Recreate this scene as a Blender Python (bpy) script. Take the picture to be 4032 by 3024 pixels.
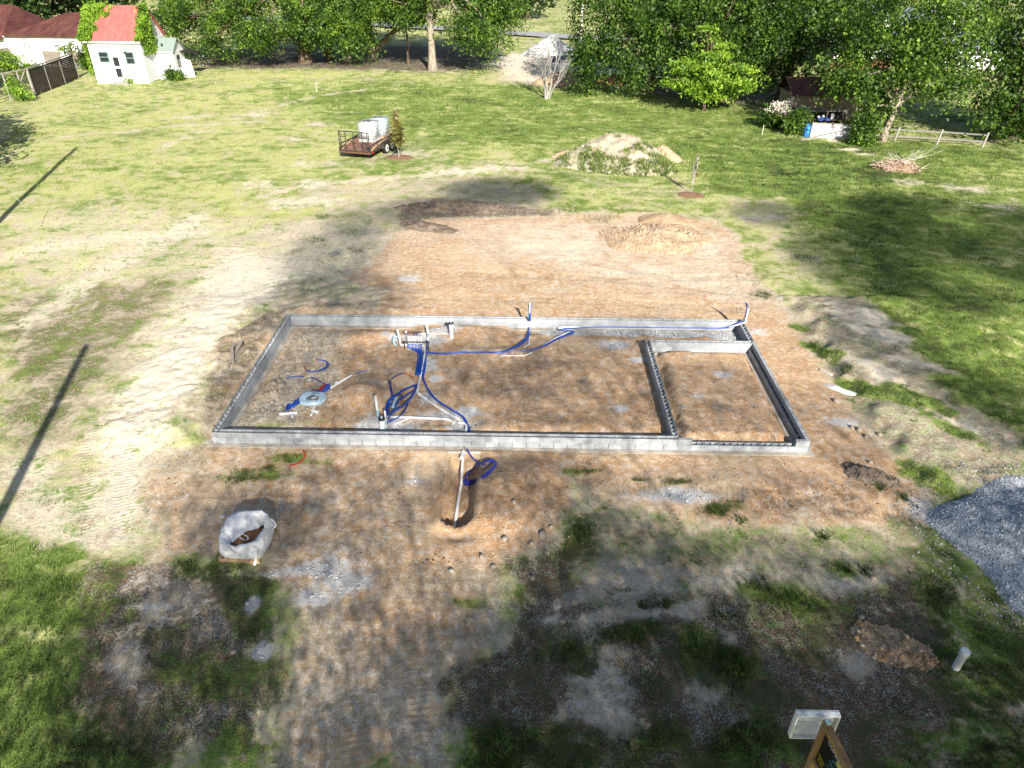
import bpy, bmesh, math, random
import numpy as np
from mathutils import Vector, Matrix, Quaternion

for o in list(bpy.data.objects):
    bpy.data.objects.remove(o, do_unlink=True)
scene = bpy.context.scene
COL = scene.collection
rad = math.radians
random.seed(7)
rng = np.random.default_rng(7)

# ---------------------------------------------------------------- camera
CAM = np.array([9.156, -16.871, 12.854])
PITCH, YAW, ROLL, FPX = rad(32.18), rad(0.88), rad(0.35), 2800.0
_cy, _sy, _cp, _sp = math.cos(YAW), math.sin(YAW), math.cos(PITCH), math.sin(PITCH)
_f = np.array([-_sy*_cp, _cy*_cp, -_sp]); _r = np.array([_cy, _sy, 0.0]); _u = np.cross(_r, _f)
_r2 = math.cos(ROLL)*_r + math.sin(ROLL)*_u
_u2 = -math.sin(ROLL)*_r + math.cos(ROLL)*_u
RM = np.array([_r2, _u2, _f])
cd = bpy.data.cameras.new("Camera"); cam = bpy.data.objects.new("Camera", cd); COL.objects.link(cam)
cd.sensor_width = 36.0; cd.lens = FPX/4032*36.0; cd.clip_end = 3000; cd.clip_start = 0.1
m3 = Matrix((tuple(_r2), tuple(_u2), tuple(-_f))).transposed()
cam.matrix_world = Matrix.Translation(Vector(CAM)) @ m3.to_4x4()
scene.camera = cam

# ---------------------------------------------------------------- sky, sun, exposure
SUN_EL, SH_AZ = rad(29.0), rad(15.5)
SUN_DIR = np.array([math.sin(SH_AZ)*math.cos(SUN_EL), -math.cos(SH_AZ)*math.cos(SUN_EL), math.sin(SUN_EL)])
world = bpy.data.worlds.new("World"); scene.world = world; world.use_nodes = True
wn = world.node_tree; wn.nodes.clear()
sky = wn.nodes.new('ShaderNodeTexSky'); sky.sky_type = 'NISHITA'; sky.sun_disc = False
sky.sun_elevation = SUN_EL; sky.sun_rotation = math.pi - SH_AZ
sky.air_density = 1.0; sky.dust_density = 1.2; sky.ozone_density = 1.0
bg = wn.nodes.new('ShaderNodeBackground'); bg.inputs[1].default_value = 0.06
wo = wn.nodes.new('ShaderNodeOutputWorld')
wn.links.new(sky.outputs[0], bg.inputs[0]); wn.links.new(bg.outputs[0], wo.inputs[0])
ld = bpy.data.lights.new("Sun", 'SUN'); ld.energy = 5.0; ld.angle = rad(0.53); ld.color = (1.0, 0.935, 0.83)
sun = bpy.data.objects.new("Sun", ld); COL.objects.link(sun)
sun.rotation_euler = Vector(-SUN_DIR).to_track_quat('-Z', 'Y').to_euler()
sun.location = (0, 0, 60)
vs = scene.view_settings
vs.view_transform = 'Standard'; vs.look = 'None'; vs.gamma = 1.0; vs.use_curve_mapping = False
vs.exposure = 1.2
scene.render.resolution_x = 1024; scene.render.resolution_y = 768

# ---------------------------------------------------------------- helpers: survey
# G turns a spot measured on the photograph (2212 px wide) into the point of the place at height z
K = 4032/2212
def ray(x, y):
    d = np.array([(x*K-2016)/FPX, (1512-y*K)/FPX, 1.0]) @ RM
    return d
def G(x, y, z=0.0):
    d = ray(x, y); t = (z-CAM[2])/d[2]
    return CAM + d*t
def GS(x, y, z=0.0): return G(x/K, y/K, z)
def up_to(base, x, y):
    """height above ground of the point on the vertical through base that is seen at x,y"""
    d = ray(x, y); h = np.array([base[0]-CAM[0], base[1]-CAM[1]])
    t = (h@d[:2])/(d[:2]@d[:2]); return CAM[2]+t*d[2]

# ---------------------------------------------------------------- helpers: noise
_perm = np.random.default_rng(3).permutation(256); _perm = np.concatenate([_perm, _perm, _perm])
_ang = np.random.default_rng(4).uniform(0, 2*np.pi, 256)
def perlin(x, y):
    x = np.asarray(x, float); y = np.asarray(y, float)
    xi = np.floor(x).astype(int); yi = np.floor(y).astype(int); xf = x-xi; yf = y-yi
    xi &= 255; yi &= 255
    u = xf*xf*xf*(xf*(xf*6-15)+10); v = yf*yf*yf*(yf*(yf*6-15)+10)
    def gr(ix, iy, dx, dy):
        a = _ang[_perm[_perm[ix & 255]+(iy & 255)]]
        return np.cos(a)*dx+np.sin(a)*dy
    a = gr(xi, yi, xf, yf); b = gr(xi+1, yi, xf-1, yf); c = gr(xi, yi+1, xf, yf-1); d = gr(xi+1, yi+1, xf-1, yf-1)
    return (a+(b-a)*u)*(1-v)+(c+(d-c)*u)*v
def fbm(x, y, o=4, g=0.5):
    s = 0; a = 1; f = 1
    for i in range(o):
        s = s+a*perlin(x*f+17.3*i, y*f-9.1*i); a *= g; f *= 2.03
    return s
def sstep(a, b, x):
    t = np.clip((x-a)/(b-a), 0, 1); return t*t*(3-2*t)

# ---------------------------------------------------------------- helpers: objects
def link(o, parent=None):
    COL.objects.link(o)
    if parent is not None: o.parent = parent
    return o
def tag(o, label=None, cat=None, group=None, kind=None):
    if label: o['label'] = label
    if cat: o['category'] = cat
    if group: o['group'] = group
    if kind: o['kind'] = kind
    return o
def thing(name, label, cat, loc=(0, 0, 0), rz=0.0, group=None):
    o = bpy.data.objects.new(name, None); o.empty_display_size = .2; link(o)
    o.location = Vector(loc); o.rotation_euler = (0, 0, rz)
    return tag(o, label, cat, group)
def mesh_np(name, V, F, mat=None, smooth=False):
    """V (n,3) ; F (m,k) one face size"""
    me = bpy.data.meshes.new(name)
    V = np.ascontiguousarray(V, np.float32); F = np.ascontiguousarray(F, np.int32); k = F.shape[1]
    me.vertices.add(len(V)); me.vertices.foreach_set('co', V.ravel())
    me.loops.add(F.size); me.loops.foreach_set('vertex_index', F.ravel())
    me.polygons.add(len(F)); me.polygons.foreach_set('loop_start', np.arange(0, F.size, k, dtype=np.int32))
    try: me.polygons.foreach_set('loop_total', np.full(len(F), k, np.int32))
    except Exception: pass
    if smooth: me.polygons.foreach_set('use_smooth', np.ones(len(F), bool))
    me.update(); me.validate()
    if mat: me.materials.append(mat)
    return me
class MB:
    def __init__(s): s.v = []; s.f = []
    def add(s, V, F):
        n = len(s.v); s.v += [tuple(map(float, p)) for p in V]; s.f += [tuple(n+i for i in q) for q in F]; return s
    def box(s, c, d, rz=0.0, M=None, taper=0.0):
        x, y, z = d[0]/2, d[1]/2, d[2]/2; t = 1-taper
        P = [(-x, -y, -z), (x, -y, -z), (x, y, -z), (-x, y, -z), (-x*t, -y*t, z), (x*t, -y*t, z), (x*t, y*t, z), (-x*t, y*t, z)]
        R = M if M is not None else Matrix.Rotation(rz, 3, 'Z')
        P = [R @ Vector(p)+Vector(c) for p in P]
        return s.add(P, [(0, 3, 2, 1), (4, 5, 6, 7), (0, 1, 5, 4), (1, 2, 6, 5), (2, 3, 7, 6), (3, 0, 4, 7)])
    def bar(s, a, b, w, h=None, upv=(0, 0, 1)):
        """rectangular bar from a to b, w sideways, h along upv"""
        h = h or w; a = Vector(a); b = Vector(b); d = b-a; L = d.length; d.normalize()
        u = Vector(upv)
        if abs(d.dot(u)) > .98: u = Vector((0, 1, 0))
        sx = d.cross(u).normalized(); uz = sx.cross(d).normalized()
        M = Matrix((d, sx, uz)).transposed()
        return s.box((a+b)/2, (L, w, h), M=M)
    def tube(s, pts, r, n=8, cap=True):
        pts = [Vector(p) for p in pts]; rs = r if hasattr(r, '__len__') else [r]*len(pts)
        rings = []; prev = None
        for i, p in enumerate(pts):
            d = (pts[min(i+1, len(pts)-1)]-pts[max(i-1, 0)])
            if d.length < 1e-9: d = Vector((0, 0, 1))
            d.normalize()
            if prev is None:
                u = d.orthogonal().normalized()
            else:
                u = (prev-d*prev.dot(d))
                u = u.normalized() if u.length > 1e-6 else d.orthogonal().normalized()
            prev = u; w = d.cross(u)
            rings.append([p+(u*math.cos(a)+w*math.sin(a))*rs[i] for a in [2*math.pi*k/n for k in range(n)]])
        V = [q for R in rings for q in R]; F = []
        for i in range(len(rings)-1):
            for k in range(n):
                F.append((i*n+k, i*n+(k+1) % n, (i+1)*n+(k+1) % n, (i+1)*n+k))
        if cap:
            F.append(tuple(range(n-1, -1, -1))); F.append(tuple((len(rings)-1)*n+k for k in range(n)))
        return s.add(V, F)
    def lathe(s, c, prof, n=16, M=None):
        """prof [(r,z)] about local z"""
        V = []
        for r, z in prof:
            for k in range(n):
                a = 2*math.pi*k/n; p = Vector((r*math.cos(a), r*math.sin(a), z))
                if M is not None: p = M @ p
                V.append(p+Vector(c))
        F = []
        for i in range(len(prof)-1):
            for k in range(n): F.append((i*n+k, i*n+(k+1) % n, (i+1)*n+(k+1) % n, (i+1)*n+k))
        F.append(tuple(range(n-1, -1, -1))); F.append(tuple((len(prof)-1)*n+k for k in range(n)))
        return s.add(V, F)
    def build(s, name, mat=None, parent=None, smooth=False, loc=None):
        me = bpy.data.meshes.new(name); me.from_pydata(s.v, [], s.f); me.update()
        if mat: me.materials.append(mat)
        if smooth:
            for p in me.polygons: p.use_smooth = True
            try: me.set_sharp_from_angle(angle=rad(40))
            except Exception: pass
        o = bpy.data.objects.new(name, me); link(o, parent)
        if loc is not None: o.location = Vector(loc)
        return o
def copy_tree(o, parent=None):
    c = o.copy(); COL.objects.link(c)
    if parent is not None: c.parent = parent
    for ch in list(o.children): copy_tree(ch, c)
    return c
def spline(pts, n=8):
    """Catmull-Rom through pts"""
    P = [Vector(p) for p in pts]; P = [P[0]*2-P[1]]+P+[P[-1]*2-P[-2]]; out = []
    for i in range(1, len(P)-2):
        a, b, c, d = P[i-1], P[i], P[i+1], P[i+2]
        for k in range(n):
            t = k/n
            out.append(.5*((2*b)+(c-a)*t+(2*a-5*b+4*c-d)*t*t+(3*b-a-3*c+d)*t**3))
    out.append(P[-2]); return out

# ---------------------------------------------------------------- helpers: materials
MATS = {}
class NT:
    def __init__(s, name):
        s.m = bpy.data.materials.new(name); s.m.use_nodes = True; s.t = s.m.node_tree; s.t.nodes.clear()
        s.out = s.t.nodes.new('ShaderNodeOutputMaterial'); s.b = s.t.nodes.new('ShaderNodeBsdfPrincipled')
        s.l(s.b.outputs[0], s.out.inputs[0])
    def n(s, t, **k):
        q = s.t.nodes.new(t)
        for a, v in k.items(): setattr(q, a, v)
        return q
    def l(s, a, b): s.t.links.new(a, b)
    def val(s, inp, v):
        if hasattr(v, 'is_linked') or hasattr(v, 'links'): s.l(v, inp)
        else: inp.default_value = v
    def math(s, op, a, b=None, c=None, clamp=False):
        q = s.n('ShaderNodeMath', operation=op); q.use_clamp = clamp; s.val(q.inputs[0], a)
        if b is not None: s.val(q.inputs[1], b)
        if c is not None: s.val(q.inputs[2], c)
        return q.outputs[0]
    def noise(s, vec, scale, detail=4, rough=.55, dist=0.0):
        q = s.n('ShaderNodeTexNoise'); q.inputs['Scale'].default_value = scale; q.inputs['Detail'].default_value = detail
        q.inputs['Roughness'].default_value = rough; q.inputs['Distortion'].default_value = dist
        if vec is not None: s.l(vec, q.inputs['Vector'])
        return q.outputs[0]
    def mix(s, f, a, b, mode='MIX'):
        q = s.n('ShaderNodeMix', data_type='RGBA', blend_type=mode); q.clamp_factor = True
        s.val(q.inputs[0], f)
        for i, v in ((6, a), (7, b)):
            if isinstance(v, tuple): q.inputs[i].default_value = (v[0], v[1], v[2], 1)
            else: s.l(v, q.inputs[i])
        return q.outputs[2]
    def smooth(s, x, lo, hi):
        q = s.n('ShaderNodeMapRange', interpolation_type='SMOOTHSTEP'); s.val(q.inputs[0], x)
        s.val(q.inputs[1], lo); s.val(q.inputs[2], hi)
        return q.outputs[0]
    def bump(s, h, strength=.3, dist=.02, normal=None):
        q = s.n('ShaderNodeBump'); q.inputs['Strength'].default_value = strength; q.inputs['Distance'].default_value = dist
        s.l(h, q.inputs['Height'])
        if normal is not None: s.l(normal, q.inputs['Normal'])
        return q.outputs[0]
def mat(name, c1, c2=None, scale=6, rough=.7, bump=.15, bscale=40, metal=0.0, objr=0.0, spec=.3, speck=None, coat=0, stretch=None, thr=(.35, .7)):
    if name in MATS: return MATS[name]
    t = NT(name); c2 = c2 or tuple(v*.8 for v in c1)
    tc = t.n('ShaderNodeTexCoord'); vec = tc.outputs['Object']
    oi = t.n('ShaderNodeObjectInfo')
    ad = t.n('ShaderNodeVectorMath', operation='ADD'); sc = t.n('ShaderNodeVectorMath', operation='SCALE')
    sc.inputs[0].default_value = (31, 17, 23); t.l(oi.outputs['Random'], sc.inputs['Scale'])
    t.l(vec, ad.inputs[0]); t.l(sc.outputs[0], ad.inputs[1]); vec = ad.outputs[0]
    if stretch:
        mp = t.n('ShaderNodeMapping'); mp.inputs['Scale'].default_value = stretch; t.l(vec, mp.inputs[0]); vec = mp.outputs[0]
    n1 = t.noise(vec, scale, 5, .6, .3)
    col = t.mix(t.smooth(n1, thr[0], thr[1]), c1, c2)
    n2 = t.noise(vec, bscale, 4, .6)
    col = t.mix(t.smooth(n2, .3, .75), col, t.mix(0.3, col, (0, 0, 0)))
    if speck:
        col = t.mix(t.smooth(t.noise(vec, speck[1], 2, .5), speck[2], speck[2]+.06), col, speck[0])
    if objr:
        hv = t.n('ShaderNodeHueSaturation'); t.l(col, hv.inputs['Color'])
        t.l(t.math('MULTIPLY_ADD', oi.outputs['Random'], objr, 1-objr/2), hv.inputs['Value']); col = hv.outputs[0]
    t.l(col, t.b.inputs['Base Color'])
    t.l(t.math('MULTIPLY_ADD', n2, .25, rough-.12), t.b.inputs['Roughness'])
    t.b.inputs['Metallic'].default_value = metal
    t.b.inputs['Specular IOR Level'].default_value = spec
    if coat: t.b.inputs['Coat Weight'].default_value = coat
    if bump: t.l(t.bump(n2, bump, .01), t.b.inputs['Normal'])
    MATS[name] = t.m; return t.m
def leaf_mat(name, cols, trans=.2, rough=.55):
    if name in MATS: return MATS[name]
    t = NT(name); geo = t.n('ShaderNodeNewGeometry'); oi = t.n('ShaderNodeObjectInfo')
    cr = t.n('ShaderNodeValToRGB'); e = cr.color_ramp.elements
    while len(e) < len(cols): e.new(.5)
    for i, c in enumerate(cols):
        e[i].position = i/(len(cols)-1); e[i].color = (c[0], c[1], c[2], 1)
    big = t.noise(geo.outputs['Position'], .8, 3, .6)  # clump-scale tone: lit and shaded boughs imitated in the leaf colour
    f = t.math('ADD', t.math('MULTIPLY', geo.outputs['Random Per Island'], .4), t.math('MULTIPLY_ADD', big, 2.2, -.82), clamp=True)
    t.l(f, cr.inputs[0]); t.l(cr.outputs[0], t.b.inputs['Base Color'])
    t.b.inputs['Roughness'].default_value = rough; t.b.inputs['Specular IOR Level'].default_value = .35
    tr = t.n('ShaderNodeBsdfTranslucent'); ms = t.n('ShaderNodeMixShader'); ms.inputs[0].default_value = trans
    t.l(t.mix(.5, cr.outputs[0], (.25, .42, .03)), tr.inputs[0])
    t.l(t.b.outputs[0], ms.inputs[1]); t.l(tr.outputs[0], ms.inputs[2]); t.l(ms.outputs[0], t.out.inputs[0])
    MATS[name] = t.m; return t.m
# ================================================================ ground
W, D = 17.64, 7.84                    # foundation, outer size
BL, BH, BT = 0.4055, 0.2, 0.2         # block length, course height, thickness
PX0, PX1, PY0, PY1 = 13.63, 13.83, 5.93, 6.13   # inner room walls
TOP = 2*BH

def poly_w(pts): return np.array([G(*p)[:2] for p in pts])
def poly_sd(X, Y, P):
    """signed distance, >0 inside"""
    d = np.full(X.shape, 1e9); ins = np.zeros(X.shape, bool); n = len(P)
    for i in range(n):
        ax, ay = P[i]; bx, by = P[(i+1) % n]; ex, ey = bx-ax, by-ay
        t = np.clip(((X-ax)*ex+(Y-ay)*ey)/(ex*ex+ey*ey+1e-12), 0, 1)
        d = np.minimum(d, (X-ax-t*ex)**2+(Y-ay-t*ey)**2)
        c = ((ay > Y) != (by > Y)) & (X < (bx-ax)*(Y-ay)/(by-ay+1e-12)+ax)
        ins ^= c
    d = np.sqrt(d); return np.where(ins, d, -d)
def line_d(X, Y, P):
    """distance to polyline, arc length"""
    d = np.full(X.shape, 1e9); u = np.zeros(X.shape); s = 0
    for i in range(len(P)-1):
        ax, ay = P[i]; bx, by = P[i+1]; ex, ey = bx-ax, by-ay; L = math.hypot(ex, ey)
        t = np.clip(((X-ax)*ex+(Y-ay)*ey)/(L*L+1e-12), 0, 1)
        q = np.hypot(X-ax-t*ex, Y-ay-t*ey); m = q < d
        d = np.where(m, q, d); u = np.where(m, s+t*L, u); s += L
    return d, u
def gauss(X, Y, c, rx, ry, rot=0.0):
    dx, dy = X-c[0], Y-c[1]; a, b = math.cos(rot), math.sin(rot)
    return np.exp(-(((dx*a+dy*b)/rx)**2+((-dx*b+dy*a)/ry)**2))

RB = poly_w([(1685, 640), (1730, 700), (1790, 790), (1850, 880), (1930, 980), (2010, 1065)])
TRENCH = poly_w([(1001, 978), (991, 1045), (980, 1112)])
MOUNDS = [((1010, 712), .30, 1.5, .55), ((800, 722), .16, 1.0, .5), ((775, 850), .34, .75, .6), ((1110, 860), .16, 1.5, .9),
          ((1220, 800), .14, 1.4, .7), ((880, 800), .22, .5, .8), ((960, 930), .14, .9, .3), ((1040, 690), .22, 1.3, .4),
          ((850, 760), .2, .5, .6), ((1310, 700), .2, .9, .35), ((1180, 925), .15, 2.2, .5), ((1090, 760), .18, .9, .4)]
MW = [(G(*m[0], .15)[:2],)+m[1:] for m in MOUNDS]
LOWS = [((905, 760), .7, .5), ((910, 820), .3, .8), ((840, 925), .7, .3), ((990, 920), .6, .3), ((930, 735), .6, .4), ((1330, 745), .7, .4)]
LW = [(G(*m[0], 0)[:2],)+m[1:] for m in LOWS]
def height(X, Y):
    X = np.asarray(X, float); Y = np.asarray(Y, float)
    big = fbm(X*.07, Y*.07, 3)*.18; mid = fbm(X*.9, Y*.9, 4)
    fin = fbm(X*3.1+5, Y*3.1, 3)
    h = big*sstep(6, 18, np.hypot(X-9, Y-4)-8)
    h = h+mid*.03+fin*.012
    # inside of the foundation
    def inside(x0, x1, y0, y1): return np.minimum(np.minimum(X-x0, x1-X), np.minimum(Y-y0, y1-Y))
    room = inside(PX1, W-.2, .2, PY0)
    ins = inside(0, W, 0, D)
    main = np.minimum(inside(.2, W-.2, .2, D-.2), np.maximum(np.maximum(PX0-X, Y-PY1), -room*100))
    lvl = -.03+.10*sstep(.35, .9, main+mid*.25)
    # earth reaches the back and front wall in places
    lvl = lvl+.12*sstep(.9, .0, D-.2-Y)*sstep(4.6, 5.4, X)*sstep(8.9, 8.2, X)
    for c, a, rx, ry in MW: lvl = lvl+a*gauss(X, Y, c, rx, ry)*sstep(.1, .5, main)
    for c, rx, ry in LW: lvl = lvl-.10*gauss(X, Y, c, rx, ry)
    lvl = lvl+mid*.045+fin*.03
    r = -.03+.26*sstep(.18, .42, room+mid*.10+fin*.03)+mid*.02+fin*.02
    hin = np.where(room > -.1, r, np.minimum(lvl, .34))
    # outside close to the walls: the cut and its bank
    out = -ins
    cut = sstep(.05, .35, out)
    left = sstep(.25, 1.0, -X+mid*.25)*sstep(-.9, .6, Y)*sstep(D+3, D+1, Y)*sstep(6, 2, -X)
    back = sstep(.3, 1.1, Y-D+mid*.25)*sstep(5.5, 3.2, X)*sstep(-3, -.5, X)*sstep(6, 2, Y-D)
    h = h+np.maximum(left, back)*(.20+mid*.08+fin*.06)
    d, _ = line_d(X, Y, RB)
    side = poly_sd(X, Y, np.concatenate([RB, [[60, RB[-1][1]], [60, RB[0][1]]]]))
    h = h+np.where(side > -.3, sstep(-.1, .7, side+mid*.3)*(.28+mid*.1)*sstep(9, 3, side), 0)
    # spoil thrown up beside the service trench, and the trench
    h = h+.36*gauss(X, Y, G(1105, 1050)[:2], 1.5, .95, .35)+.18*gauss(X, Y, G(1130, 1120)[:2], 1.2, .7)+.16*gauss(X, Y, G(1010, 968)[:2], 2.2, .22)
    d, u = line_d(X, Y, TRENCH)
    dxs = X-np.interp(Y, TRENCH[::-1, 1], TRENCH[::-1, 0])
    prof = np.where(dxs < 0, sstep(.36, .27, d), sstep(.58, .36, d))
    h = h-(.58*prof+.02*fin)*sstep(-.35, -.55, Y)*sstep(TRENCH[-1, 1]-.5, TRENCH[-1, 1]+.1, Y)
    h = h-.2*gauss(X, Y, G(985, 1150)[:2], .5, .28)
    # ruts left by the tracks
    h = np.where(ins > -.12, np.minimum(np.where(ins > .0, hin, h), np.where(ins > .0, 9, -.02)), np.minimum(h, -.02+.6*cut+h*0) if False else np.where(out < .5, h*cut-.03*(1-cut), h))
    return h
def hz(x, y): return float(height(np.array([x]), np.array([y]))[0])
def P3(x, y, dz=0.0):
    """ground point seen at x,y in the photograph, on the actual relief"""
    p = G(x, y, 0.0)
    for i in range(4): p = G(x, y, hz(p[0], p[1]))
    return Vector((p[0], p[1], p[2]+dz))
def at(x, y, dz=0.0): return Vector((x, y, hz(x, y)+dz))

# ---- grid: fine where the building site is, wider outwards
def axis(lo, f0, f1, hi, st, mids=None):
    a = list(np.arange(f0, f1, st)); s = st; x = f0
    while x > lo: s *= 1.075; x -= s; a.insert(0, x)
    s = st; x = a[-1]
    if mids:
        while x < mids: s = min(s*1.018, .5); x += s; a.append(x)
    while x < hi: s *= 1.1; x += s; a.append(x)
    return np.array(a)
xs = axis(-420, -9, 27, 520, .1); ys = axis(-130, -12.2, 24.5, 700, .1, 66)
GX, GY = np.meshgrid(xs, ys); gx, gy = GX.ravel(), GY.ravel()
gz = height(gx, gy)
NV = len(gx)
L = {k: np.zeros(NV) for k in ('grass', 'lush', 'sand', 'orange', 'thatch', 'grav', 'wet', 'tw', 'tu')}
wob = fbm(gx*.45, gy*.45, 4); wob2 = fbm(gx*1.7+3, gy*1.7, 4, .65); wob3 = fbm(gx*.8+31, gy*.8, 5, .7)
def paint(layers, pts, soft=.5, wobble=.8, world=False):
    P = np.array(pts) if world else poly_w(pts)
    m = (gx > P[:, 0].min()-3) & (gx < P[:, 0].max()+3) & (gy > P[:, 1].min()-3) & (gy < P[:, 1].max()+3)
    sd = poly_sd(gx[m], gy[m], P)+wob[m]*wobble+wob3[m]*wobble*.6
    k = sstep(-soft*1.3, soft*1.3, sd)
    for n, v in layers.items(): L[n][m] = L[n][m]*(1-k)+v*k
def dab(layers, x, y, rx, ry=None, rot=0.0, z=0.0, k=1.0):
    c = G(x, y, z)[:2]; ry = ry or rx
    m = (abs(gx-c[0]) < 3*max(rx, ry)) & (abs(gy-c[1]) < 3*max(rx, ry))
    a, b = math.cos(rot), math.sin(rot); dx, dy = gx[m]-c[0], gy[m]-c[1]
    q = np.sqrt(((dx*a+dy*b)/rx)**2+((-dx*b+dy*a)/ry)**2)+wob3[m]*.75+wob2[m]*.35
    f = sstep(1.45, .25, q)*k
    for n, v in layers.items(): L[n][m] = L[n][m]*(1-f)+v*f
# lawn everywhere
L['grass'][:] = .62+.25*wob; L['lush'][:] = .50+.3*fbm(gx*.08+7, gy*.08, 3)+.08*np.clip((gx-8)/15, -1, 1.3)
L['sand'][:] = .12
paint(dict(lush=.36, grass=.62), [(0, 200), (500, 190), (700, 230), (760, 330), (600, 480), (480, 560), (0, 600)], 3, 2)
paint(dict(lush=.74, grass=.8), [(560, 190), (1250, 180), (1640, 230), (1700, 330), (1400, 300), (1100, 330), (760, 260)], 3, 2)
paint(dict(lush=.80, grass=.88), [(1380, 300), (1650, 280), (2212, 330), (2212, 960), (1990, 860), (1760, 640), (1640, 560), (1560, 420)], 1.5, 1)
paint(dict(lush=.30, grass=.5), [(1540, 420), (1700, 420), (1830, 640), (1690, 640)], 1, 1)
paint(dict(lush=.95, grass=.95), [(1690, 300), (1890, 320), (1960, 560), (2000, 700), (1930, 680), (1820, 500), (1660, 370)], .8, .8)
# dry left side
paint(dict(grass=.46, lush=.38, sand=.55), [(0, 470), (260, 430), (640, 480), (620, 560), (480, 600), (330, 700), (0, 640)], 1.5, 1.5)
paint(dict(grass=.40, lush=.6, sand=.15, thatch=.62), [(0, 640), (300, 600), (420, 590), (380, 680), (260, 810), (150, 980), (0, 1060)], .8, 1.0)
paint(dict(grass=.38, lush=.7, sand=.6, thatch=.1), [(0, 1000), (110, 960), (200, 1190), (0, 1170)], .5, .5)
paint(dict(grass=.30, sand=.5, thatch=.15, lush=.6), [(560, 500), (700, 460), (880, 500), (860, 600), (800, 660), (620, 700), (540, 620)], .8, .8)
paint(dict(grass=.36, sand=.35, thatch=.35, lush=.55), [(650, 400), (1000, 380), (1180, 410), (1200, 460), (900, 470), (760, 500)], .9, .9)
# white sand run
paint(dict(sand=.82, grass=.22, thatch=.1, orange=.0), [(500, 545), (600, 560), (640, 600), (560, 690), (500, 770), (455, 860), (420, 930), (350, 1010), (330, 1200), (200, 1205), (150, 1130), (170, 980), (240, 860), (320, 740), (390, 650), (440, 590)], 1.3, 1.2)
for x, y, r in ((640, 300, .9), (690, 268, 1.0), (650, 355, .9), (680, 395, 1.1), (730, 352, .8), (560, 400, 1.2), (1060, 365, 1.7), (980, 370, 1.0), (880, 330, 1.6), (560, 245, 1.4), (420, 250, 1.4), (690, 430, 1.3), (610, 440, 1.2), (1200, 350, .9), (1740, 300, .8), (2100, 410, 1.5), (2150, 445, 1.4), (1960, 395, 1.0), (1640, 470, 1.0)):
    dab(dict(sand=.8, grass=.34), x, y, r*1.2, r*.9, 0, 0, .85)
# cleared pad
paint(dict(orange=.68, sand=.35, grass=.05, thatch=.0), [(830, 520), (900, 465), (1050, 470), (1200, 462), (1420, 462), (1550, 475), (1600, 530), (1625, 600), (1690, 645), (1740, 715), (1800, 800), (1860, 900), (1940, 985), (2010, 1070), (1990, 1125), (1800, 1140), (1600, 1140), (1400, 1110), (1300, 1090), (1235, 1050), (1250, 1100), (1190, 1185), (1100, 1205), (1060, 1240), (1090, 1340), (1070, 1400), (980, 1460), (960, 1659), (600, 1659), (590, 1450), (690, 1330), (570, 1240), (590, 1180), (470, 1200), (350, 1195), (325, 1060), (340, 1010), (440, 960), (470, 760), (600, 690), (700, 640), (800, 570)], .35, .5)
paint(dict(orange=.9, sand=.1), [(610, 690), (1600, 700), (1740, 960), (460, 940)], .3, .1)
paint(dict(orange=.95, sand=.05, wet=.5), [(960, 960), (1200, 985), (1230, 1050), (1190, 1175), (1090, 1195), (950, 1180), (930, 1080)], .35, .4)
paint(dict(orange=.85, sand=.15), [(1740, 700), (1860, 900), (1990, 1080), (1900, 1130), (1450, 1120), (1240, 1020), (1230, 990), (1750, 985), (1600, 690)], .4, .4)
paint(dict(orange=.52, sand=.75), [(960, 480), (1420, 470), (1590, 520), (1640, 640), (1440, 640), (1200, 580), (1000, 560)], 1.2, 1.2)
paint(dict(orange=.35, sand=.5, thatch=.25), [(620, 700), (760, 700), (740, 790), (660, 940), (480, 935), (560, 800)], .4, .6)     # stony grey earth inside, left
paint(dict(orange=.62, sand=.5), [(350, 1000), (640, 980), (960, 970), (940, 1130), (700, 1200), (350, 1200)], .6, .6)
paint(dict(orange=.55, sand=.45, wet=.2), [(600, 1250), (1080, 1210), (1060, 1400), (980, 1450), (950, 1659), (610, 1659)], .5, .5)
paint(dict(orange=.42, sand=.5), [(620, 1500), (960, 1480), (960, 1659), (620, 1659)], .7, 1.2)
paint(dict(orange=.25, sand=.3, thatch=.55, grass=.22), [(330, 980), (460, 950), (450, 1010), (340, 1040)], .25, .3)
paint(dict(thatch=.6, orange=.2, sand=.1, grass=.22), [(480, 740), (560, 690), (612, 672), (800, 655), (790, 675), (615, 676), (470, 905), (440, 940), (430, 880)], .15, .3)
paint(dict(thatch=.75, orange=.05, sand=.15, grass=.18, lush=.4), [(870, 445), (930, 425), (1060, 440), (1190, 455), (1190, 466), (1050, 470), (930, 470), (880, 500), (860, 480)], .3, .4)
paint(dict(thatch=.4, grass=.34, orange=.1, sand=.35, lush=.85), [(600, 620), (700, 600), (820, 640), (800, 665), (610, 665)], .3, .5)
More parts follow.
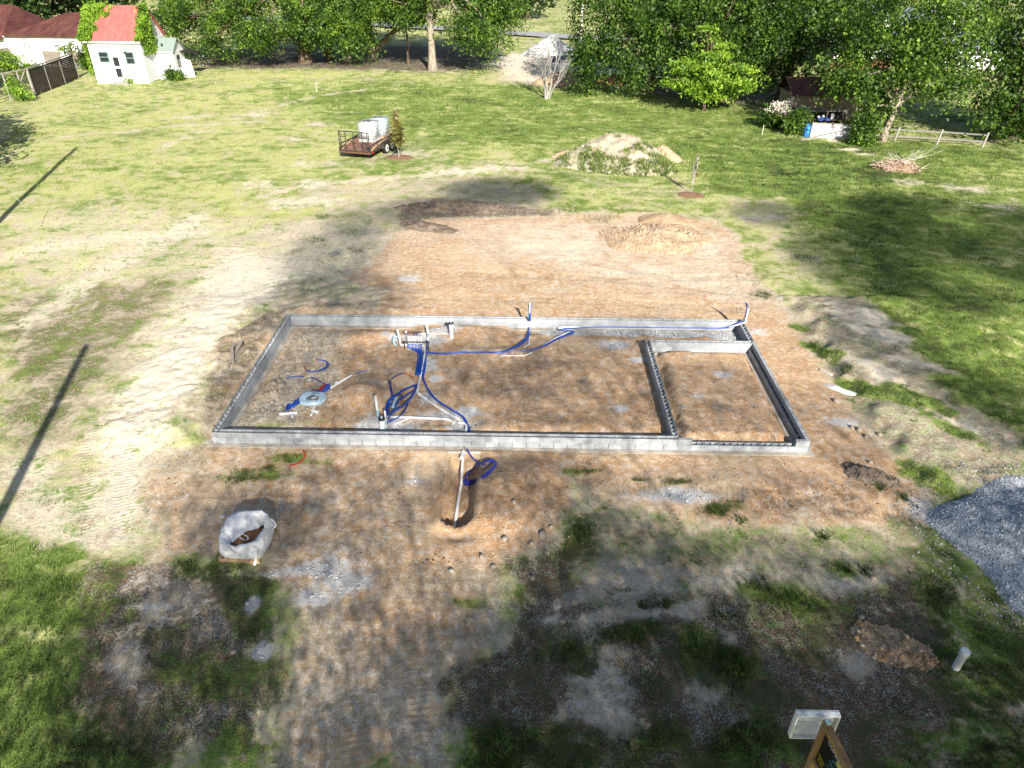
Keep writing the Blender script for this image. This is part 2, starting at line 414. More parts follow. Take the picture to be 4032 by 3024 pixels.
# right bank
paint(dict(thatch=.62, sand=.42, orange=.15, grass=.34, lush=.9), [(1690, 650), (1760, 640), (1870, 650), (1960, 770), (2050, 870), (2212, 960), (2212, 1090), (2080, 1060), (2000, 1060), (1900, 960), (1800, 830), (1730, 730)], .4, .5)
for x, y, a, b in ((1860, 690, 1.0, .6), (1900, 735, 1.3, .5), (1840, 700, .9, .4), (1990, 800, 1.0, .35), (1870, 800, .8, .3), (2090, 935, 1.1, .4), (1900, 830, .5, .3)):
    dab(dict(sand=.68, thatch=.25, grass=.08, orange=.2), x, y, a, b, -.7)
for x, y, a, b in ((1770, 760, .9, .3), (1850, 840, 1.1, .35), (1930, 870, .9, .4), (2070, 950, .8, .4), (2010, 1045, .9, .35), (1720, 705, .5, .3), (1990, 880, 1.2, .3)):
    dab(dict(grass=.95, lush=.9, thatch=.3), x, y, a, b, -.9)
# foreground left
paint(dict(grass=.45, lush=1.05, thatch=.85, sand=.1, orange=.05), [(160, 1205), (560, 1230), (600, 1300), (600, 1450), (610, 1659), (0, 1659), (0, 1180)], .4, .6)
paint(dict(grass=.9, lush=.95, thatch=.4, sand=.1), [(-60, 1150), (60, 1165), (150, 1200), (165, 1400), (140, 1480), (250, 1659), (-60, 1700)], .35, .6)
paint(dict(grass=.15, thatch=.6, sand=.42), [(300, 1240), (520, 1260), (480, 1350), (330, 1330)], .4, .9)
paint(dict(grass=.1, thatch=.5, sand=.4), [(220, 1360), (300, 1330), (330, 1480), (300, 1520), (220, 1480)], .3, .9)
for x, y, a, b in ((560, 1020, .9, .25), (630, 990, .7, .2), (680, 1000, .4, .15), (500, 1030, .5, .2), (420, 1225, .5, .3), (500, 1215, .5, .25), (560, 1260, .4, .3), (1010, 1300, .4, .2), (1130, 1460, .4, .25), (590, 920, .4, .1), (680, 915, .4, .12)):
    dab(dict(grass=.62, lush=.95, thatch=.55), x, y, a*1.2, b*1.2)
# foreground right
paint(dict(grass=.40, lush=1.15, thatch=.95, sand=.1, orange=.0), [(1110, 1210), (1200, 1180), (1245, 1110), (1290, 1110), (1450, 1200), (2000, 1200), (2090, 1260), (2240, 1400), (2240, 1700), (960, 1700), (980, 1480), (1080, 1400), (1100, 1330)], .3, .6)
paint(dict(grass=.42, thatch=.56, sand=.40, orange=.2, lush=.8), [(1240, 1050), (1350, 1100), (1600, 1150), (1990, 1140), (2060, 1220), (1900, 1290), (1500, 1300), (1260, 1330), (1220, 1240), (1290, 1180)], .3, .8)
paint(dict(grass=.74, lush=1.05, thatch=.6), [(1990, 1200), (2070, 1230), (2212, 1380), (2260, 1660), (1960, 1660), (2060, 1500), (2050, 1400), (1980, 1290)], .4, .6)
for x, y, a, b in ((1290, 1440, .6, .9), (1250, 1290, .5, .25), (1330, 1330, .9, .22), (1450, 1320, .7, .2), (1260, 1470, .35, .35), (1580, 1380, .35, .25), (1530, 1490, .35, .25), (1350, 1560, .3, .3), (1270, 1520, .4, .3), (1590, 1560, .3, .2), (1860, 1440, .4, .3), (1380, 1260, .9, .4), (1550, 1250, .8, .3), (1830, 1260, .7, .3), (1190, 1340, .3, .15)):
    dab(dict(sand=.56, thatch=.45, grass=.2), x, y, a*1.4, b*1.4, .2, 0, .85)
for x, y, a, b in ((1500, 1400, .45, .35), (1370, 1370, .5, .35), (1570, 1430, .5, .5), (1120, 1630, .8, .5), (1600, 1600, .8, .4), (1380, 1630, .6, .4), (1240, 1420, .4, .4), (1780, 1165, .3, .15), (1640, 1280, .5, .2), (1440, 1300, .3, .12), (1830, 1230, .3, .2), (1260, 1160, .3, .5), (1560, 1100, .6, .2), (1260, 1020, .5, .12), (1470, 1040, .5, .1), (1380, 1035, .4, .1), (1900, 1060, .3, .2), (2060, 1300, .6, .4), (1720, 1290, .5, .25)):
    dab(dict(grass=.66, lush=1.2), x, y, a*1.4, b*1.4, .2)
# pale stone dust and crushed stone on the earth
for x, y, a, b, k, z in ((730, 1215, .75, .4, .75, 0), (660, 1230, .6, .22, .7, 0), (745, 1260, .55, .3, .8, 0), (690, 1290, .45, .22, .85, 0), (590, 1240, .4, .15, .7, 0), (548, 1305, .18, .25, .8, 0), (570, 1410, .2, .25, .85, 0), (1450, 1070, .95, .3, .95, 0), (1820, 912, .5, .22, .9, 0), (880, 605, .5, .3, .7, 0), (905, 1040, .35, .2, .6, 0), (1990, 1105, .35, .5, .7, 0), (1565, 810, .38, .22, .85, .2), (1480, 880, .2, .15, .6, .2), (1340, 880, .3, .18, .7, .1), (1510, 855, .2, .2, .5, .2), (1600, 750, .2, .1, .4, .2), (330, 1310, .4, .12, .5, 0), (1750, 1065, .25, .12, .4, 0)):
    dab(dict(grav=k, grass=.0, thatch=0), x, y, a, b, 0, z)
# crushed stone beds inside
SB = [(905, 735, .9, .32), (960, 722, .6, .28), (925, 790, .22, .5), (945, 820, .22, .18), (1330, 745, .62, .30), (1260, 720, 1.2, .26), (1420, 719, 1.6, .26), (1560, 718, 1.0, .28), (1592, 724, .35, .3), (840, 920, .75, .3), (870, 930, .4, .2), (975, 900, .6, .3), (1005, 925, .4, .28), (925, 865, .2, .3), (1010, 765, .3, .08), (1380, 780, .25, .12)]
for x, y, a, b in SB: dab(dict(grav=1.0, wet=.0), x, y, a*1.2, b*1.2)
for x_, y_, a, b in ((10.9, 7.36, 1.2, .3), (12.8, 7.36, 1.5, .3), (15, 7.36, 1.6, .3), (16.8, 7.2, .7, .45)):
    m = (abs(gx-x_) < 3*a) & (abs(gy-y_) < 1); q = np.sqrt(((gx[m]-x_)/a)**2+((gy[m]-y_)/b)**2)+wob2[m]*.4; L['grav'][m] = np.maximum(L['grav'][m], sstep(1.4, .5, q))
wq = line_d(gx, gy, TRENCH)[0]; L['wet'] = np.maximum(L['wet'], sstep(.7, .4, wq)*.6)
# worn lines across the left lawn
for pts_, w_ in (([(330, 330), (480, 262), (640, 215), (800, 190)], .35), ([(120, 300), (330, 275), (560, 262)], .5), ([(560, 420), (700, 395), (1000, 372), (1130, 362)], .5), ([(0, 560), (180, 520), (420, 500)], .9), ([(60, 700), (260, 560), (420, 470)], .7)):
    d_q, u_q = line_d(gx, gy, poly_w(pts_)); kq = sstep(w_*1.6, w_*.3, d_q+wob3*.8)*.8; L['grass'] = L['grass']*(1-kq)+.34*kq; L['sand'] = L['sand']*(1-kq)+.75*kq
# leaf litter under the far trees, painted dark to stand in for their shade
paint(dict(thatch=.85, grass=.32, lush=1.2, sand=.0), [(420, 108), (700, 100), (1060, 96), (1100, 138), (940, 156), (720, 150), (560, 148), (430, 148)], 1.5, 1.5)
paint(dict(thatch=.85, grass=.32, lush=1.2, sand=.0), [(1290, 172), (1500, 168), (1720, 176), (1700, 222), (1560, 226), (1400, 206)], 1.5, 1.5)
# far drive beyond the trees
paint(dict(sand=.95, grass=.05, orange=.1), [(1085, 118), (1200, 112), (1330, 120), (1420, 160), (1380, 178), (1290, 172), (1180, 168), (1090, 150), (1040, 140)], 1.5, 1.0)
paint(dict(sand=.8, grass=.2), [(1090, 150), (1200, 160), (1200, 185), (1080, 175)], 2, 1.0)
for x, y in ((1840, 325), (1800, 305), (1870, 335), (1720, 290)): dab(dict(sand=.8, grass=.2), x, y, .9, .6)
# ruts and lug marks
TR = [([(800, 1252), (1075, 1236)], .20), ([(800, 1225), (990, 1215)], .2), ([(640, 1398), (860, 1378), (1090, 1346)], .17), ([(690, 1378), (1085, 1328)], .16), ([(1240, 1045), (1500, 1062), (1990, 1105)], .22), ([(1560, 1055), (1760, 1075), (2000, 1130)], .22), ([(1650, 1085), (1990, 1120)], .2), ([(340, 1068), (640, 1062)], .2), ([(330, 1095), (640, 1090)], .2), ([(1000, 590), (1300, 600), (1660, 640)], .3), ([(900, 640), (1300, 650), (1600, 668)], .3), ([(1250, 560), (1450, 600), (1640, 600)], .3), ([(1500, 500), (1590, 560), (1640, 620)], .25), ([(310, 860), (270, 1000), (262, 1150)], .22), ([(210, 900), (190, 1000), (190, 1150)], .2), ([(1880, 690), (1960, 790)], .3), ([(1560, 1160), (1420, 1290)], .3), ([(760, 1480), (770, 1659)], .2), ([(910, 1440), (905, 1659)], .2)]
for pts, w in TR:
    P = poly_w(pts); m = (gx > P[:, 0].min()-1) & (gx < P[:, 0].max()+1) & (gy > P[:, 1].min()-1) & (gy < P[:, 1].max()+1)
    d, u = line_d(gx[m], gy[m], P); k = sstep(w*1.2, w*.8, d)*sstep(-.5, .15, wob3[m]+.1)
    upd = k > L['tw'][m]; t1 = L['tw'][m]; t2 = L['tu'][m]; t1[upd] = k[upd]; t2 = np.where(d < w*2.5, u, t2); L['tw'][m] = t1; L['tu'][m] = t2
    gz[m] -= .022*k
# the inner floor under the gravel and the footings stays earth
quad = np.arange(NV).reshape(len(ys), len(xs))
F = np.stack([quad[:-1, :-1], quad[:-1, 1:], quad[1:, 1:], quad[1:, :-1]], -1).reshape(-1, 4)

def ground_mat():
    t = NT('ground'); geo = t.n('ShaderNodeNewGeometry'); pos = geo.outputs['Position']
    A = t.n('ShaderNodeAttribute', attribute_name='ma'); B = t.n('ShaderNodeAttribute', attribute_name='mb'); C = t.n('ShaderNodeAttribute', attribute_name='mc')
    sa = t.n('ShaderNodeSeparateColor'); t.l(A.outputs['Color'], sa.inputs[0])
    sb = t.n('ShaderNodeSeparateColor'); t.l(B.outputs['Color'], sb.inputs[0])
    sc = t.n('ShaderNodeSeparateColor'); t.l(C.outputs['Color'], sc.inputs[0])
    sand, orange, thatch = sa.outputs; grass, lush, grav = sb.outputs; wet, tw, tu = sc.outputs
    n0 = t.noise(pos, .22, 4, .6, .4); n1 = t.noise(pos, 1.1, 6, .65, .6); n2 = t.noise(pos, 5.5, 6, .65, .4); n3 = t.noise(pos, 26, 4, .65); n4 = t.noise(pos, 90, 3, .6)
    def thr(m, n, amp, w=.10):
        return t.smooth(t.math('ADD', m, t.math('MULTIPLY', t.math('SUBTRACT', n, .5), amp)), .5-w, .5+w)
    # stretched streaks for mown grass and scraped earth
    mp = t.n('ShaderNodeMapping'); mp.inputs['Rotation'].default_value = (0, 0, .35); mp.inputs['Scale'].default_value = (.6, 1.5, 1); t.l(pos, mp.inputs[0])
    st = t.noise(mp.outputs[0], .9, 6, .65, .5)
    fine = t.math('ADD', t.math('MULTIPLY', n2, .5), t.math('MULTIPLY', n3, .5))
    lawn_soil = t.mix(t.smooth(fine, .35, .65), (.34, .275, .18), (.50, .425, .295))
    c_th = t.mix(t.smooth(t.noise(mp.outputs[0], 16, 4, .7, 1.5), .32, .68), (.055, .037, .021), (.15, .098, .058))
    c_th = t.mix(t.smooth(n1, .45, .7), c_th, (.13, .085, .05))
    c_sand = t.mix(t.smooth(n2, .3, .7), (.68, .605, .485), (.52, .445, .34))
    c_sand = t.mix(t.math('MULTIPLY', t.smooth(n3, .58, .72), .6), c_sand, (.24, .18, .12))
    c_or = t.mix(t.smooth(n1, .35, .62), (.46, .285, .15), (.375, .22, .108))
    c_or = t.mix(t.smooth(n2, .42, .72), c_or, (.50, .33, .185))
    c_or = t.mix(t.math('MULTIPLY', t.smooth(st, .54, .70), .5), c_or, (.37, .215, .11))
    c_or = t.mix(t.smooth(n0, .52, .68), c_or, (.50, .355, .215))
    c_or = t.mix(t.math('MULTIPLY', t.smooth(n3, .62, .72), .22), c_or, (.20, .11, .055))
    c_gr = t.mix(t.smooth(n4, .38, .6), (.36, .365, .37), (.66, .665, .665))
    col = lawn_soil
    nn = t.math('ADD', t.math('MULTIPLY', n1, .42), t.math('ADD', t.math('MULTIPLY', n2, .42), t.math('MULTIPLY', n3, .16)))
    no = t.math('ADD', t.math('MULTIPLY', n0, .35), t.math('ADD', t.math('MULTIPLY', n1, .4), t.math('MULTIPLY', st, .25)))
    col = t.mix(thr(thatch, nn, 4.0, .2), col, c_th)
    col = t.mix(thr(sand, nn, 4.2, .2), col, c_sand)
    col = t.mix(thr(orange, no, 3.0, .4), col, c_or)
    col = t.mix(t.math('MULTIPLY', thr(t.math('MULTIPLY', grav, .82), t.math('ADD', t.math('MULTIPLY', n2, .3), t.math('ADD', t.math('MULTIPLY', n3, .45), t.math('MULTIPLY', n4, .35))), 5.0, .14), .85), col, c_gr)
    # pebbles and clods
    vo = t.n('ShaderNodeTexVoronoi'); vo.inputs['Scale'].default_value = 9; t.l(pos, vo.inputs['Vector']); vo.inputs['Randomness'].default_value = 1
    peb = t.smooth(vo.outputs['Distance'], .16, .10)
    pebm = t.math('MULTIPLY', peb, t.smooth(n1, .5, .62)); earth = t.math('SUBTRACT', 1.0, thr(grass, nn, 1.5, .2), clamp=True)
    pebm = t.math('MULTIPLY', pebm, earth)
    col = t.mix(t.math('MULTIPLY', pebm, .3), col, t.mix(vo.outputs['Color'], (.30, .22, .15), (.62, .52, .40)))
    # dry and green grass film
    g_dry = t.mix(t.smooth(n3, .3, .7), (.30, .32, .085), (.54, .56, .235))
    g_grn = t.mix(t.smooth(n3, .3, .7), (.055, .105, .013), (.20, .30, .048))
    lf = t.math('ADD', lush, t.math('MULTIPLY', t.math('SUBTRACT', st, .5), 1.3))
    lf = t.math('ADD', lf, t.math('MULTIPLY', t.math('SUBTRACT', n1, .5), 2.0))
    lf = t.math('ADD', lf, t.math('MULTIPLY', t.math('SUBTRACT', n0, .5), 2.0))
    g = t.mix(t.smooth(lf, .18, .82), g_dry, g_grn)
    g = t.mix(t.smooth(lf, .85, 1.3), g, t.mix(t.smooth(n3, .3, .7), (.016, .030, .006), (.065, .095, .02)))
    gf = thr(grass, t.math('ADD', t.math('MULTIPLY', n1, .4), t.math('ADD', t.math('MULTIPLY', n2, .35), t.math('MULTIPLY', n3, .25))), 3.6, .22)
    col = t.mix(t.math('MULTIPLY', gf, .93), col, g)
    # lug marks
    su = t.math('SINE', t.math('MULTIPLY', t.math('ADD', tu, t.math('ADD', t.math('MULTIPLY', n1, .3), t.math('MULTIPLY', n2, .12))), 2*math.pi/.14))
    lug = t.math('MULTIPLY', t.math('MULTIPLY', tw, t.smooth(su, -.35, .35)), t.smooth(t.math('ADD', n1, t.math('MULTIPLY', n2, .5)), .62, .82))
    col = t.mix(t.math('MULTIPLY', lug, .3), col, t.mix(.45, col, (.12, .075, .04)))
    col = t.mix(t.math('MULTIPLY', wet, .6), col, t.mix(.5, col, (.16, .085, .04)))
    t.l(col, t.b.inputs['Base Color']); t.b.inputs['Roughness'].default_value = .95; t.b.inputs['Specular IOR Level'].default_value = .12
    hgt = t.math('ADD', t.math('MULTIPLY', n2, .6), t.math('ADD', t.math('MULTIPLY', n3, .32), t.math('MULTIPLY', n4, .14)))
    hgt = t.math('ADD', hgt, t.math('ADD', t.math('MULTIPLY', lug, -.28), t.math('MULTIPLY', pebm, .35)))
    t.l(t.bump(hgt, .9, .06), t.b.inputs['Normal'])
    return t.m
GM = ground_mat()
gme = mesh_np('ground', np.stack([gx, gy, gz], 1), F, GM, True)
def colattr(me, name, a, b, c):
    at_ = me.attributes.new(name, 'FLOAT_COLOR', 'POINT')
    at_.data.foreach_set('color', np.stack([a, b, c, np.ones(len(a))], 1).astype(np.float32).ravel())
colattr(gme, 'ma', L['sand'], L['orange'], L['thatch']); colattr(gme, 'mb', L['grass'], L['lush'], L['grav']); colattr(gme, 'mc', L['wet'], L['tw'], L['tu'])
ground = bpy.data.objects.new('ground', gme); link(ground); tag(ground, kind='structure')
def lay(name, x, y):
    """value of a ground layer at x,y (nearest grid point)"""
    i = np.clip(np.searchsorted(xs, x), 0, len(xs)-1); j = np.clip(np.searchsorted(ys, y), 0, len(ys)-1)
    return L[name][j*len(xs)+i]

# ================================================================ foundation of concrete blocks
M_BLOCK = mat('concrete_block', (.38, .405, .435), (.31, .332, .36), 5, .9, .5, 60, objr=.22, spec=.15)
M_MORT = mat('mortar', (.34, .355, .37), (.27, .28, .29), 9, .95, .3, 50, spec=.1)
M_FOOT = mat('footing_concrete', (.46, .43, .385), (.33, .285, .23), 3, .95, .4, 30, spec=.1)
fnd = thing('block_foundation', 'low grey concrete block foundation with an inner room, standing on orange earth', 'foundation', (0, 0, 0))
def blk_mesh(kind, Ln):
    b = MB(); g = .012; l = Ln-g; h = BH-g
    if kind in ('knock', 'knockf'):     # thin shells, low cross webs
        if kind == 'knockf': b.box((0, 0, .055), (l-.07, BT-.075, .11))
        for s in (-1, 1): b.box((0, s*(BT/2-.018), h/2), (l, .034, h))
        for x in (-l/2+.016, 0, l/2-.016): b.box((x, 0, h*.36), (.032, BT-.07, h*.72))
        b.box((0, 0, .02), (l-.07, BT-.075, .04))
        for x in (-l/2+.02, l/2-.02):
            for s in (-1, 1): b.box((x, s*(BT/2-.05), h*.45), (.036, .03, h*.9))
    elif kind == 'core':                # two square cores
        for s in (-1, 1): b.box((0, s*(BT/2-.018), h/2), (l, .034, h))
        for x in (-l/2+.02, 0, l/2-.02): b.box((x, 0, h/2-.002), (.036 if x else .03, BT-.07, h-.004))
    elif kind == 'thin':                # four inch block with slots
        for s in (-1, 1): b.box((0, s*(BT/4-.014), h/2), (l, .028, h))
        for x in (-l/2+.03, -l/6, l/6, l/2-.03): b.box((x, 0, h/2-.002), (.06, BT/2-.05, h-.004))
    else:
        b.box((0, 0, h/2), (l, BT, h))
    me = bpy.data.meshes.new('block'); me.from_pydata(b.v, [], b.f); me.materials.append(M_BLOCK); return me
_bm = {}
def block(kind, x, y, z, rz=0.0, Ln=BL):
    k = (kind, round(Ln, 3))
    if k not in _bm: _bm[k] = blk_mesh(kind, Ln)
    o = bpy.data.objects.new('block', _bm[k]); link(o, fnd); o.location = (x, y, z+.006); o.rotation_euler = (0, 0, rz+(math.pi if random.random() < .5 else 0))
    return o
def run(kind, a, b, fixed, z, alongx=True, off=0.0, flip=0.0):
    """row of blocks from a to b; off = first partial length"""
    p = a; first = True
    while p < b-.02:
        Ln = off if (first and off) else BL
        if p+Ln > b-.06: Ln = b-p
        first = False
        if alongx: block(kind, p+Ln/2, fixed, z, 0, Ln)
        else: block(kind, fixed, p+Ln/2, z, math.pi/2, Ln)
        p += Ln
h2 = BT/2; HP = math.pi/2
STEP = 14.21
run('core', 0, W, h2, 0)                                    # front, lower course
run('knockf', BT, 13.18, h2, BH, off=BL)                     # front, upper course
block('solid', BT/2, BL/2, BH, HP) if False else None
block('knock', .1, .1, BH, HP, BT)
block('knock', 13.18+.15, h2, BH, 0, .30); block('knock', 13.63, h2, BH, 0, .30) ; block('thin', 13.995, BT/4, BH, 0, .43)
block('thin', W-BL/2, BT/4, BH, 0, BL)                      # raised corner
run('core', BT, D-BT, h2, 0, False); run('knock', BT, D-BT, h2, BH, False)     # left
run('core', 0, W, D-h2, 0, off=BL/2); run('knock', 0, W, D-h2, BH)              # back
run('core', BT, D-BT, W-h2, 0, False)                                          # right
run('thin', BT/2, PY1-.05, W-BT/4, BH, False); run('knock', PY1-.05, D-BT, W-h2, BH, False)
run('core', BT, PY1, (PX0+PX1)/2, 0, False); run('knock', BT, PY1, (PX0+PX1)/2, BH, False, off=BL/2)
run('core', PX1, W-BT, (PY0+PY1)/2, 0); run('knock', PX1, W-BT/2, (PY0+PY1)/2, BH, off=BL/2)
mm = MB()
def mort(x0, x1, y0, y1, z1, al):
    if al:
        for yy in (y0+.017, y1-.017): mm.box(((x0+x1)/2, yy, z1/2-.05), (x1-x0-.01, .022, z1+.1-.012))
    else:
        for xx in (x0+.017, x1-.017): mm.box((xx, (y0+y1)/2, z1/2-.05), (.022, y1-y0-.01, z1+.1-.012))
mort(0, 13.78, 0, BT, TOP, True); mort(0, W, 0, BT, BH, True); mort(0, BT, 0, D, TOP, False); mort(0, W, D-BT, D, TOP, True)
mort(W-BT, W, 0, PY1, BH, False); mort(W-BT, W, PY1-.05, D, TOP, False); mort(PX0, PX1, BT, PY1, TOP, False); mort(PX1, W-.1, PY0, PY1, TOP, True)
mm.build('mortar', M_MORT, fnd)
ft = MB()
def slab(x0, x1, y0, y1, e=.17):
    ft.box(((x0+x1)/2, (y0+y1)/2, -.1), (x1-x0+2*e, y1-y0+2*e, .2))
slab(0, W, 0, BT); ft.v = [(x, y, z-.001) for x, y, z in ft.v]; slab(0, BT, BT+.38, D-BT-.38)
slab(0, W, D-BT, D); slab(W-BT, W, .58, D-.58); slab(PX0, PX1, .58, PY0-.2); slab(PX1+.36, W-.58, PY0, PY1)
ft.build('footing', M_FOOT, fnd)
# ================================================================ trees
M_BARK = mat('bark_brown', (.16, .115, .08), (.085, .06, .045), 5, .95, .8, 14, stretch=(1, 1, .25))
M_BARKP = mat('bark_pale', (.36, .31, .25), (.20, .165, .13), 4, .95, .7, 14, stretch=(1, 1, .25))
M_BARKG = mat('bark_grey', (.40, .37, .34), (.24, .22, .20), 6, .95, .4, 20)
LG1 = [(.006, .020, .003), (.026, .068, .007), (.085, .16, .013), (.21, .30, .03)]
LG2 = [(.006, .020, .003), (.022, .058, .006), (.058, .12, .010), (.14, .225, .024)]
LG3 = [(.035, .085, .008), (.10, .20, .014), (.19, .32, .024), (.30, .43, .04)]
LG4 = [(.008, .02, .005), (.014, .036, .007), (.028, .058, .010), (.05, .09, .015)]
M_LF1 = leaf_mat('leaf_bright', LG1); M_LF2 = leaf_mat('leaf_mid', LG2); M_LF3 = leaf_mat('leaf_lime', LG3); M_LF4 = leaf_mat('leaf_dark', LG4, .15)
def leaves(C, size, seed, up=.35, aspect=.55, jitter=.5):
    """one bent diamond per centre; C (n,3), outward dirs random"""
    r = np.random.default_rng(seed); n = len(C)
    s = size*r.uniform(1-jitter, 1+jitter, n)[:, None]
    nrm = r.normal(size=(n, 3)); nrm /= np.linalg.norm(nrm, axis=1)[:, None]; nrm[:, 2] = nrm[:, 2]*.8+up; nrm[:, 1] -= .35; nrm /= np.linalg.norm(nrm, axis=1)[:, None]
    t = r.normal(size=(n, 3)); t[:, 2] -= .6; t -= nrm*(t*nrm).sum(1)[:, None]; t /= np.linalg.norm(t, axis=1)[:, None]+1e-9
    b = np.cross(nrm, t)
    a0 = C-t*s*.5; a2 = C+t*s*.5-nrm*s*.12; a1 = C+b*s*aspect*.5+nrm*s*.08; a3 = C-b*s*aspect*.5+nrm*s*.08
    V = np.stack([a0, a1, a2, a3], 1).reshape(-1, 3); F = np.arange(4*n).reshape(-1, 4)
    return V, F
def clumps(ells, ncl, per, spread, seed, shell=(.68, 1.02), inner=.22, droop=.5, flat=.7, holes=0.0):
    r = np.random.default_rng(seed); ells = np.array(ells, float)
    w = ells[:, 3]*ells[:, 4]+ells[:, 4]*ells[:, 5]+ells[:, 3]*ells[:, 5]; w /= w.sum()
    k = r.choice(len(ells), ncl, p=w); d = r.normal(size=(ncl, 3)); d /= np.linalg.norm(d, axis=1)[:, None]
    rr = r.uniform(shell[0], shell[1], ncl); ii = r.random(ncl) < inner; rr[ii] = r.uniform(.2, .7, ii.sum())
    rr *= 1+.22*np.sin(d[:, 0]*5+k)*np.cos(d[:, 2]*6+k*2)
    c = ells[k, :3]+d*ells[k, 3:]*rr[:, None]
    if holes:
        kp = fbm(c[:, 0]*.42+seed*1.7+c[:, 1]*.2, c[:, 2]*.55+c[:, 1]*.15, 3) > -holes; c = c[kp]; ncl = len(c)
    sp = spread*r.uniform(.5, 1.4, ncl)
    off = r.normal(size=(ncl, per, 3))*sp[:, None, None]*np.array([1, 1, flat])
    h = np.hypot(off[..., 0], off[..., 1]); off[..., 2] -= droop*h*h/(sp[:, None]+.05)*.5
    return (c[:, None, :]+off).reshape(-1, 3)
def limb_pts(a, b, seed, n=7, wob=.06, sag=.08):
    r = random.Random(seed); a = Vector(a); b = Vector(b); L_ = (b-a).length; out = []
    for i in range(n):
        t = i/(n-1); p = a.lerp(b, t); s = math.sin(t*math.pi)
        out.append(p+Vector((r.uniform(-1, 1)*wob*L_*s, r.uniform(-1, 1)*wob*L_*s, s*sag*L_)))
    return out
def tree(name, label, cat, base, ht, ells, ncl, per, leaf, lmat, tr=.3, bark=None, seed=1, spread=.55, fork=.35, group=None, lean=(0, 0), droop=.5, inner=.22, ncl_l=None, shell=(.68, 1.02), flat=.7, up=.35, branches=True, holes=0.0):
    bark = bark or M_BARK; b = Vector(base); t = thing(name, label, cat, b, 0, group)
    mb = MB(); r = random.Random(seed)
    topp = Vector((lean[0], lean[1], ht)); pts = []; rs = []
    for i in range(9):
        q = i/8; s = math.sin(q*math.pi)
        pts.append(topp*q+Vector((r.uniform(-.1, .1)*s, r.uniform(-.1, .1)*s, -.15 if i == 0 else 0))); rs.append(tr*(1.35 if i == 0 else 1)*(1-q*.72))
    mb.tube(pts, rs, 10)
    if branches:
        for j, e in enumerate(ells):
            for q in range(3 if len(ells) < 6 else 2):
                f = min(.95, fork+.5*r.random()); st = topp*f
                en = Vector(e[:3])+Vector((r.uniform(-.6, .6)*e[3], r.uniform(-.6, .6)*e[4], r.uniform(-.3, .6)*e[5]))
                pp = limb_pts(st, en, seed*7+j*3+q); mb.tube(pp, [tr*.42*(1-k/7) + .025 for k in range(len(pp))], 6)
    mb.build('trunk', bark, t, True)
    C = clumps(ells, ncl, per, spread, seed, shell, inner, droop, flat, holes); V, F_ = leaves(C, leaf, seed+5, up)
    o = bpy.data.objects.new('crown', mesh_np('crown', V, F_, lmat)); link(o, t)
    return t
GB = 'trees at the far side of the lawn, left of the bare tree'
# --- big spreading trees behind the trailer
ta = G(661, 134); tb = G(712, 129); tc_ = G(752, 131); td = G(806, 128); te = G(882, 141); tf = G(935, 152)
tree('shade_tree', 'broad leafy tree with a wide drooping left crown nearest the white cottage', 'tree', ta, 11, [(-8.5, -4, 4.6, 6.4, 5, 3.6), (-9.5, 0, 8.6, 7, 6, 5), (-3, -4.5, 5.6, 5, 5, 3.8), (-1, 0, 12, 7, 6, 5), (2.6, -4, 4.4, 3.4, 3, 2.6), (-13, -2, 4.6, 3, 3, 2.4)], 1040, 72, .25, M_LF1, .75, seed=11, group=GB, holes=.2, inner=.15, spread=.522)
tree('shade_tree', 'dark-trunked leafy tree second from the cottage, behind a hanging bright bough', 'tree', tb, 10, [(0, -1, 7.4, 4.4, 4, 4), (1, 3, 11, 5, 5, 4.5), (-1, -4.5, 4.6, 3.0, 2.4, 2.6)], 520, 72, .25, M_LF2, .45, seed=12, group=GB, holes=.2, inner=.15, spread=.52)
tree('shade_tree', 'leafy tree with a low bright bough hanging in front of its pale trunk', 'tree', tc_, 10, [(1.4, -4.5, 3.9, 3.0, 2.4, 2.5), (0, -2, 7.6, 4.4, 4, 3.6), (2, 3, 11, 5, 5, 4.5)], 560, 72, .25, M_LF1, .42, M_BARKP, seed=13, group=GB, spread=.58)
t_ = tree('shade_tree', 'leafy tree with a thick limb arching low towards the right', 'tree', td, 9, [(2, -1.5, 7.6, 4.8, 4, 3.2), (5, -.5, 6.6, 4.4, 4, 2.6), (0, 3, 11, 5, 5, 4.5), (4, 4, 9, 6, 4, 4)], 640, 72, .25, M_LF2, .55, M_BARKP, seed=14, group=GB, holes=.2, inner=.15, spread=.52, lean=(-.6, 0))
mb = MB(); mb.tube(spline([(.3, 0, 1.0), (1.6, -.3, 2.0), (3.6, -.5, 3.6), (6.0, -.4, 4.1), (8, -.2, 4.6)], 6), [.42-.33*i/24 for i in range(25)], 8); mb.build('limb', M_BARKP, t_, True)
tree('shade_tree', 'thin dark-trunked young tree standing under the arching limb', 'tree', te, 6.5, [(.3, 0, 6.4, 2.8, 2.4, 1.8), (.6, 1, 8.6, 3.5, 3, 2.5)], 260, 60, .23, M_LF1, .17, seed=15, group=GB, fork=.6, spread=.55)
tree('shade_tree', 'tall leafy tree with a straight pale trunk at the right end of the row', 'tree', tf, 11, [(5.4, -2, 5.0, 3.8, 3.2, 2.9), (7.0, 0, 7.8, 4.2, 4, 3.6), (1, 0, 10.5, 5.5, 5, 4), (-3.5, 0, 7.0, 3.6, 3.4, 2.6), (5, 2, 11.5, 5, 5, 4)], 860, 72, .25, M_LF1, .46, M_BARKP, seed=16, group=GB, fork=.45, spread=.6)
